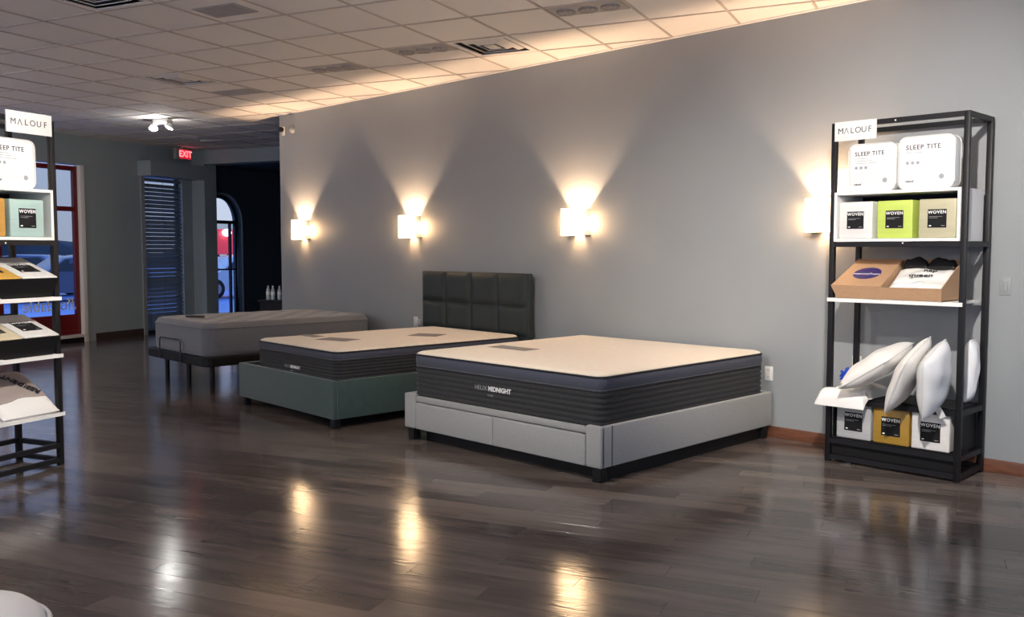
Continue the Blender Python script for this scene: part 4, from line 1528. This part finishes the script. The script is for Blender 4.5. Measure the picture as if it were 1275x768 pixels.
tag(bc, 'folded black cloth behind the printed pouch in the cardboard box', 'cloth')
soft_sheet('fold', M_BLACKCARD, bc, -0.03, 0.14, 0.305, 0.352, lambda f: 0.19, thick=0.075, amp=0.02, seed=8)
soft_sheet('fold', M_BLACKCARD, bc, 0.13, 0.325, 0.305, 0.352, lambda f: 0.19, thick=0.07, amp=0.02, seed=9)

# black bin in the bottom with three packs in its front
bn = empty('black_bin', RL, RRZ)
tag(bn, 'black bin in the bottom of the rack under the pillows', 'bin')
box('bottom_panel', 0.04, 0.885, 0.03, 0.41, 0.17, 0.18, M_BLACKCARD, bn)
box('top_panel', 0.04, 0.885, 0.0265, 0.41, 0.4655, 0.478, M_BLACKCARD, bn)
box('back_panel', 0.04, 0.885, 0.40, 0.41, 0.18, 0.4655, M_BLACKCARD, bn)
box('kick_panel', 0.04, 0.885, 0.03, 0.035, 0.056, 0.134, M_BLACKCARD, bn)
for x in (0.04, 0.875):
    box('side_panel', x, x + 0.01, 0.03, 0.40, 0.18, 0.4655, M_BLACKCARD, bn)
for x, col, lab in ((0.195, (0.44, 0.45, 0.46), 'silver grey bedding pack in the bottom bin'),
                    (0.46, (0.36, 0.21, 0.035), 'mustard gold bedding pack in the middle of the bottom bin'),
                    (0.725, (0.74, 0.73, 0.71), 'white bedding pack in the bottom bin beside the gold one')):
    sheet_pack(LR(x, 0.028, 0.181), RRZ, 0.25, 0.246, 0.33, col, lab, 'square bedding packs with black labels', lab=0.52)

# pillows leaning on the bin
ztop = 0.479


def lean(cx, yf, h_, thick, deep, ang, pitch, dz=0.0):
    """a pillow on its edge: leans over sideways by ang and dips its front by pitch; cx, yf = lower front corner"""
    m = Matrix.Rotation(pitch, 3, 'X') @ Matrix.Rotation(PI / 2 + ang - PI, 3, 'Y')
    # own axes: x = height (downwards after the turn), y = depth, z = thickness
    c = m @ Vector((-h_ / 2, deep / 2, 0))
    k = m @ Vector((h_ / 2, deep / 2, 0))
    low = k if k.z < c.z else c
    q = LR(cx, yf, ztop) - (m @ Vector((h_ / 2 if low is k else -h_ / 2, -deep / 2, 0)))
    q.z += dz
    return q, m.to_euler()


p_, r_ = lean(0.175, -0.20, 0.44, 0.15, 0.46, R(57), R(12), 0.075)
pillow('leaning_pillow', 0.44, 0.165, 0.46, M_PILLOW, 'plump white pillow leaning low over the flat pillow and blue yarn ball', p_, r_, 'white pillows on the rack', tagpos=(-0.18, -0.205, 0.02))
p_, r_ = lean(0.51, -0.21, 0.44, 0.15, 0.46, R(25), R(20), -0.06)
pillow('leaning_pillow', 0.44, 0.135, 0.46, M_PILLOW2, 'white dotted-border pillow leaning between two other pillows', p_, r_, 'white pillows on the rack')
p_, r_ = lean(0.765, -0.22, 0.43, 0.15, 0.40, R(7), R(20), -0.07)
pillow('leaning_pillow', 0.43, 0.155, 0.40, M_WRAP, 'plastic-wrapped white pillow standing next to the front post', p_, r_, 'white pillows on the rack')
fp = empty('flat_pillow', LR(0, 0, ztop + 0.002), 0)
tag(fp, 'flat white folded pillow drooping over the front corner of the bin', 'pillow', 'white pillows on the rack')
soft_sheet('cushion', M_PILLOW, fp, 0.04, 0.335, -0.012, 0.34, lambda f: 0.004, thick=0.066, amp=0.012, seed=31, n=16)
soft_sheet('front_fold', M_PILLOW, fp, -0.035, 0.325, -0.10, -0.004, lambda f: -0.062 + 0.062 * min(1, f * 1.4) ** .6, thick=0.060, amp=0.012, seed=33, n=16)
# the wrapped pillow at the wall side
pillow('standing_pillow', 0.42, 0.11, 0.13, M_WRAP, 'wrapped white pillow tucked between the rack posts at the wall', LR(0.86, 0.325, ztop + 0.222), (0, PI / 2 + R(3) - PI, 0), 'white pillows on the rack')
# care leaflet hanging from the wrapped pillow
lf = tag(box('paper_leaflet', -0.022, 0.022, -0.001, 0.001, -0.07, 0.0, M_PLAST), 'small white paper tag hanging below the wrapped pillow', 'tag')
lf.location = LR(0.80, -0.06, 0.485); lf.rotation_euler = (R(8), R(-28), 0)
# blue yarn ball
bb = empty('yarn_ball', LR(0.085, 0.15, ztop + 0.130))
tag(bb, 'bright blue shaggy yarn ball on the flat white pillow', 'ball')
bm = bmesh.new()
bmesh.ops.create_icosphere(bm, subdivisions=3, radius=0.034)
finish('core', bm, M_BLUE, bb, smooth=True)
bm = bmesh.new()
rnd = random.Random(4)
for k in range(150):
    z = rnd.uniform(-1, 1); a = rnd.uniform(0, 2 * PI); r2 = math.sqrt(1 - z * z)
    d = Vector((r2 * math.cos(a), r2 * math.sin(a), z))
    j = Vector((rnd.uniform(-1, 1), rnd.uniform(-1, 1), rnd.uniform(-1, 1))) * 0.014
    add_tube(bm, [d * 0.028, d * 0.040 + j * .4, d * 0.050 + j], [0.005, 0.0045, 0.003], 4)
o = finish('yarn_strands', bm, M_BLUE, bb); o['kind'] = 'stuff'

# ---- rack by the shop windows
fr_pt = Vector((-6.817, 2.277, 0))
LZ = BANG + PI / 2
LL = tuple(fr_pt - B * RW)
LF = local(LL, LZ)
rack('display_rack', LL, LZ, 'tall black metal display rack standing free before the shop windows', (0.02, 0.125, 1.545, RH - 0.034), 0)
malouf_sign(LL, LZ, 0.545, 0.895, 2.290, 2.432, 'white brand sign at the top of the rack by the shop windows')
cubby(LL, LZ, RT + .001, RW - RT - .001, 1.580, 1.925, 0.40, 'white open cubby holding an orange and a teal bedding pack')
for x, pw_, col, lab in ((0.17, 0.215, (0.55, 0.55, 0.55), 'grey bedding pack in the cubby by the shop windows'),
                    (0.411, 0.25, (0.50, 0.27, 0.06), 'orange bedding pack in the cubby beside the teal one'),
                    (0.70, 0.262, (0.36, 0.50, 0.47), 'pale teal bedding pack with a black label in the cubby')):
    sheet_pack(LF(x, 0.012, 1.601), LZ, pw_, 0.252, 0.30, col, lab, 'square bedding packs with black labels')
tite_pack(LF(0.60, 0.02, 1.926), LZ, 0.37, 0.325, 0.10, 'white zip pack with patterned print under the sign by the shop windows', True)
tite_pack(LF(0.225, 0.02, 1.926), LZ, 0.34, 0.325, 0.10, 'white zip pack on the cubby by the shop windows, clear of the sign', False)
for z, lab in ((1.176, 'white shelf carrying the tray of orange and white packs'), (0.776, 'white shelf carrying the tray of cream and grey packs'), (0.366, 'low white shelf carrying the printed pillow bags')):
    shelf_board(LL, LZ, z, lab)


def tray(z, label, cols, labs, group):
    t = empty('display_tray', LF(0, 0, z), LZ)
    tag(t, label, 'tray')
    zf, zb, d_ = 0.125, 0.275, 0.36
    x0, x1 = RT + .004, RW - RT - 0.004
    # front leans forward a little, its ends slope in
    bm = bmesh.new()
    vs = [bm.verts.new(p) for p in ((x0 + .03, 0.0, 0), (x1 - .03, 0.0, 0), (x1 + .004, -0.045, zf), (x0 - .004, -0.045, zf),
                                    (x0 + .03, d_, 0), (x1 - .03, d_, 0), (x1 - .02, d_, zb), (x0 + .02, d_, zb))]
    for f in ((0, 1, 2, 3), (4, 5, 6, 7), (0, 1, 5, 4), (1, 2, 6, 5), (2, 3, 7, 6), (3, 0, 4, 7)):
        bm.faces.new([vs[i] for i in f])
    finish('tray_body', bm, M_BLACKCARD, t)
    s_ = math.atan2(zb - zf, d_ + .045)
    n = len(cols)
    for k, (c_, lb) in enumerate(zip(cols, labs)):
        w_ = 0.275
        xx = x1 - .002 - (n - k - .5) * 0.283
        # pack lies back on the slope, label up
        off = 0.006
        pk = sheet_pack(LF(xx, -0.045, z + zf), LZ, w_, 0.375, 0.014, c_, lb, group, lab=0.56, lz=0.46)
        pk.rotation_euler = (-(PI / 2 - s_), 0, LZ)
        # the body is 14 mm thick behind its front face: lift so that the back touches the slope
        up = Vector((0, 0, math.cos(s_))) - (LF(0, 1) - LF(0, 0)) * math.sin(s_)
        pk.location = LF(xx, -0.040, z + zf) + up * 0.0165
    return t


tray(1.1905, 'black sloping tray of orange and white packs on the upper white shelf', ((0.55, 0.55, 0.53), (0.62, 0.36, 0.07), (0.72, 0.72, 0.70)),
     ('pale grey bedding pack lying in the upper sloping tray', 'orange bedding pack lying in the upper sloping tray', 'white bedding pack lying in the upper sloping tray'), 'packs lying in the sloping trays')
tray(0.7905, 'black sloping tray of cream and pale packs on the lower white shelf', ((0.50, 0.50, 0.50), (0.60, 0.52, 0.36), (0.70, 0.69, 0.67)),
     ('grey bedding pack lying in the lower sloping tray', 'cream bedding pack lying in the lower sloping tray', 'white bedding pack lying in the lower sloping tray'), 'packs lying in the sloping trays')


def print_bag(x, label, seed, w_=0.44, lettering=True):
    t = empty('pillow_bag', LF(x, 0, 0.381), LZ)
    tag(t, label, 'pillow', 'printed pillow bags on the low shelf')
    sl_ = lambda f: 0.012 + 0.22 * f
    soft_sheet('white_bag', M_PILLOW, t, -w_ / 2, w_ / 2, -0.015, 0.36, sl_, thick=0.06, amp=0.012, seed=seed)
    soft_sheet('taupe_sleeve', M_GREYBAG, t, -w_ / 2 - .004, w_ / 2 + .004, 0.045, 0.37, lambda f: 0.012 + 0.22 * (0.16 + .865 * f), thick=0.070, amp=0.005, seed=seed + 1)
    if lettering:
        text('lettering', 'RESIDENT', 0.062, M_INK, t, (0.08, 0.19, 0.2035), rot=Matrix.Rotation(math.atan2(.22, .375), 3, 'X').__matmul__(Matrix.Rotation(R(122), 3, 'Z')).to_euler(), depth=0.006, bold=0.001)
    return t


print_bag(0.665, 'white pillow bag with a printed taupe sleeve at the end of the low shelf', 11, w_=0.44)
print_bag(0.238, 'crumpled white pillow bag next to the printed one', 21, w_=0.39, lettering=False)

# ------------------------------------------------------------------ white bed beside the camera
wb = empty('white_bed_base', (-2.53, 0.89, 0), R(-58))
tag(wb, 'white box bed base under the rounded white mattress by the aisle', 'bed base')
box('box_body', 0.03, 1.5, -1.93, -0.03, 0.06, 0.33, M_BEDW, wb, bev=0.02, seg=3)
for x in (0.08, 1.40):
    for y in (-1.88, -0.14):
        box('leg', x, x + .06, y, y + .06, 0, 0.061, M_BLACKP, wb)
wm = empty('white_mattress', (-2.53, 0.89, 0.331), R(-58))
tag(wm, 'white quilted mattress with a rounded pleated corner by the aisle', 'mattress')
slab('mattress_body', 0, 1.53, -1.96, 0, 0.22, [(0.03, 0), (0.004, 0.012), (0, 0.05), (0, 0.20), (0.012, 0.245), (0.04, 0.27), (0.10, 0.285), (0.3, 0.29)], M_PILLOW, wm, n=14, angle=80)
ol = rr_outline(0, 1.53, -1.96, 0, 0.22, 14)
for k in range(14 * 3 + 3, 14 * 4 + 4):
    x, y = ol[k % len(ol)]
for z in (0.03, 0.225):
    tube('piping', [(px, py, z) for px, py in ol], 0.008, M_PLAST, wm, n=6, closed=True)
bm = bmesh.new()
per = ol + ol[:1]
cnt = 0
for (p, q) in zip(per, per[1:]):
    L_ = math.hypot(q[0] - p[0], q[1] - p[1])
    m_ = max(1, int(L_ / 0.035))
    for k in range(m_):
        f = (k + .5) / m_
        x, y = p[0] + (q[0] - p[0]) * f, p[1] + (q[1] - p[1]) * f
        add_tube(bm, [(x, y, 0.035), (x, y, 0.22)], 0.007, 5)
o = finish('pleats', bm, M_PILLOW, wm, smooth=True); o['kind'] = 'stuff'
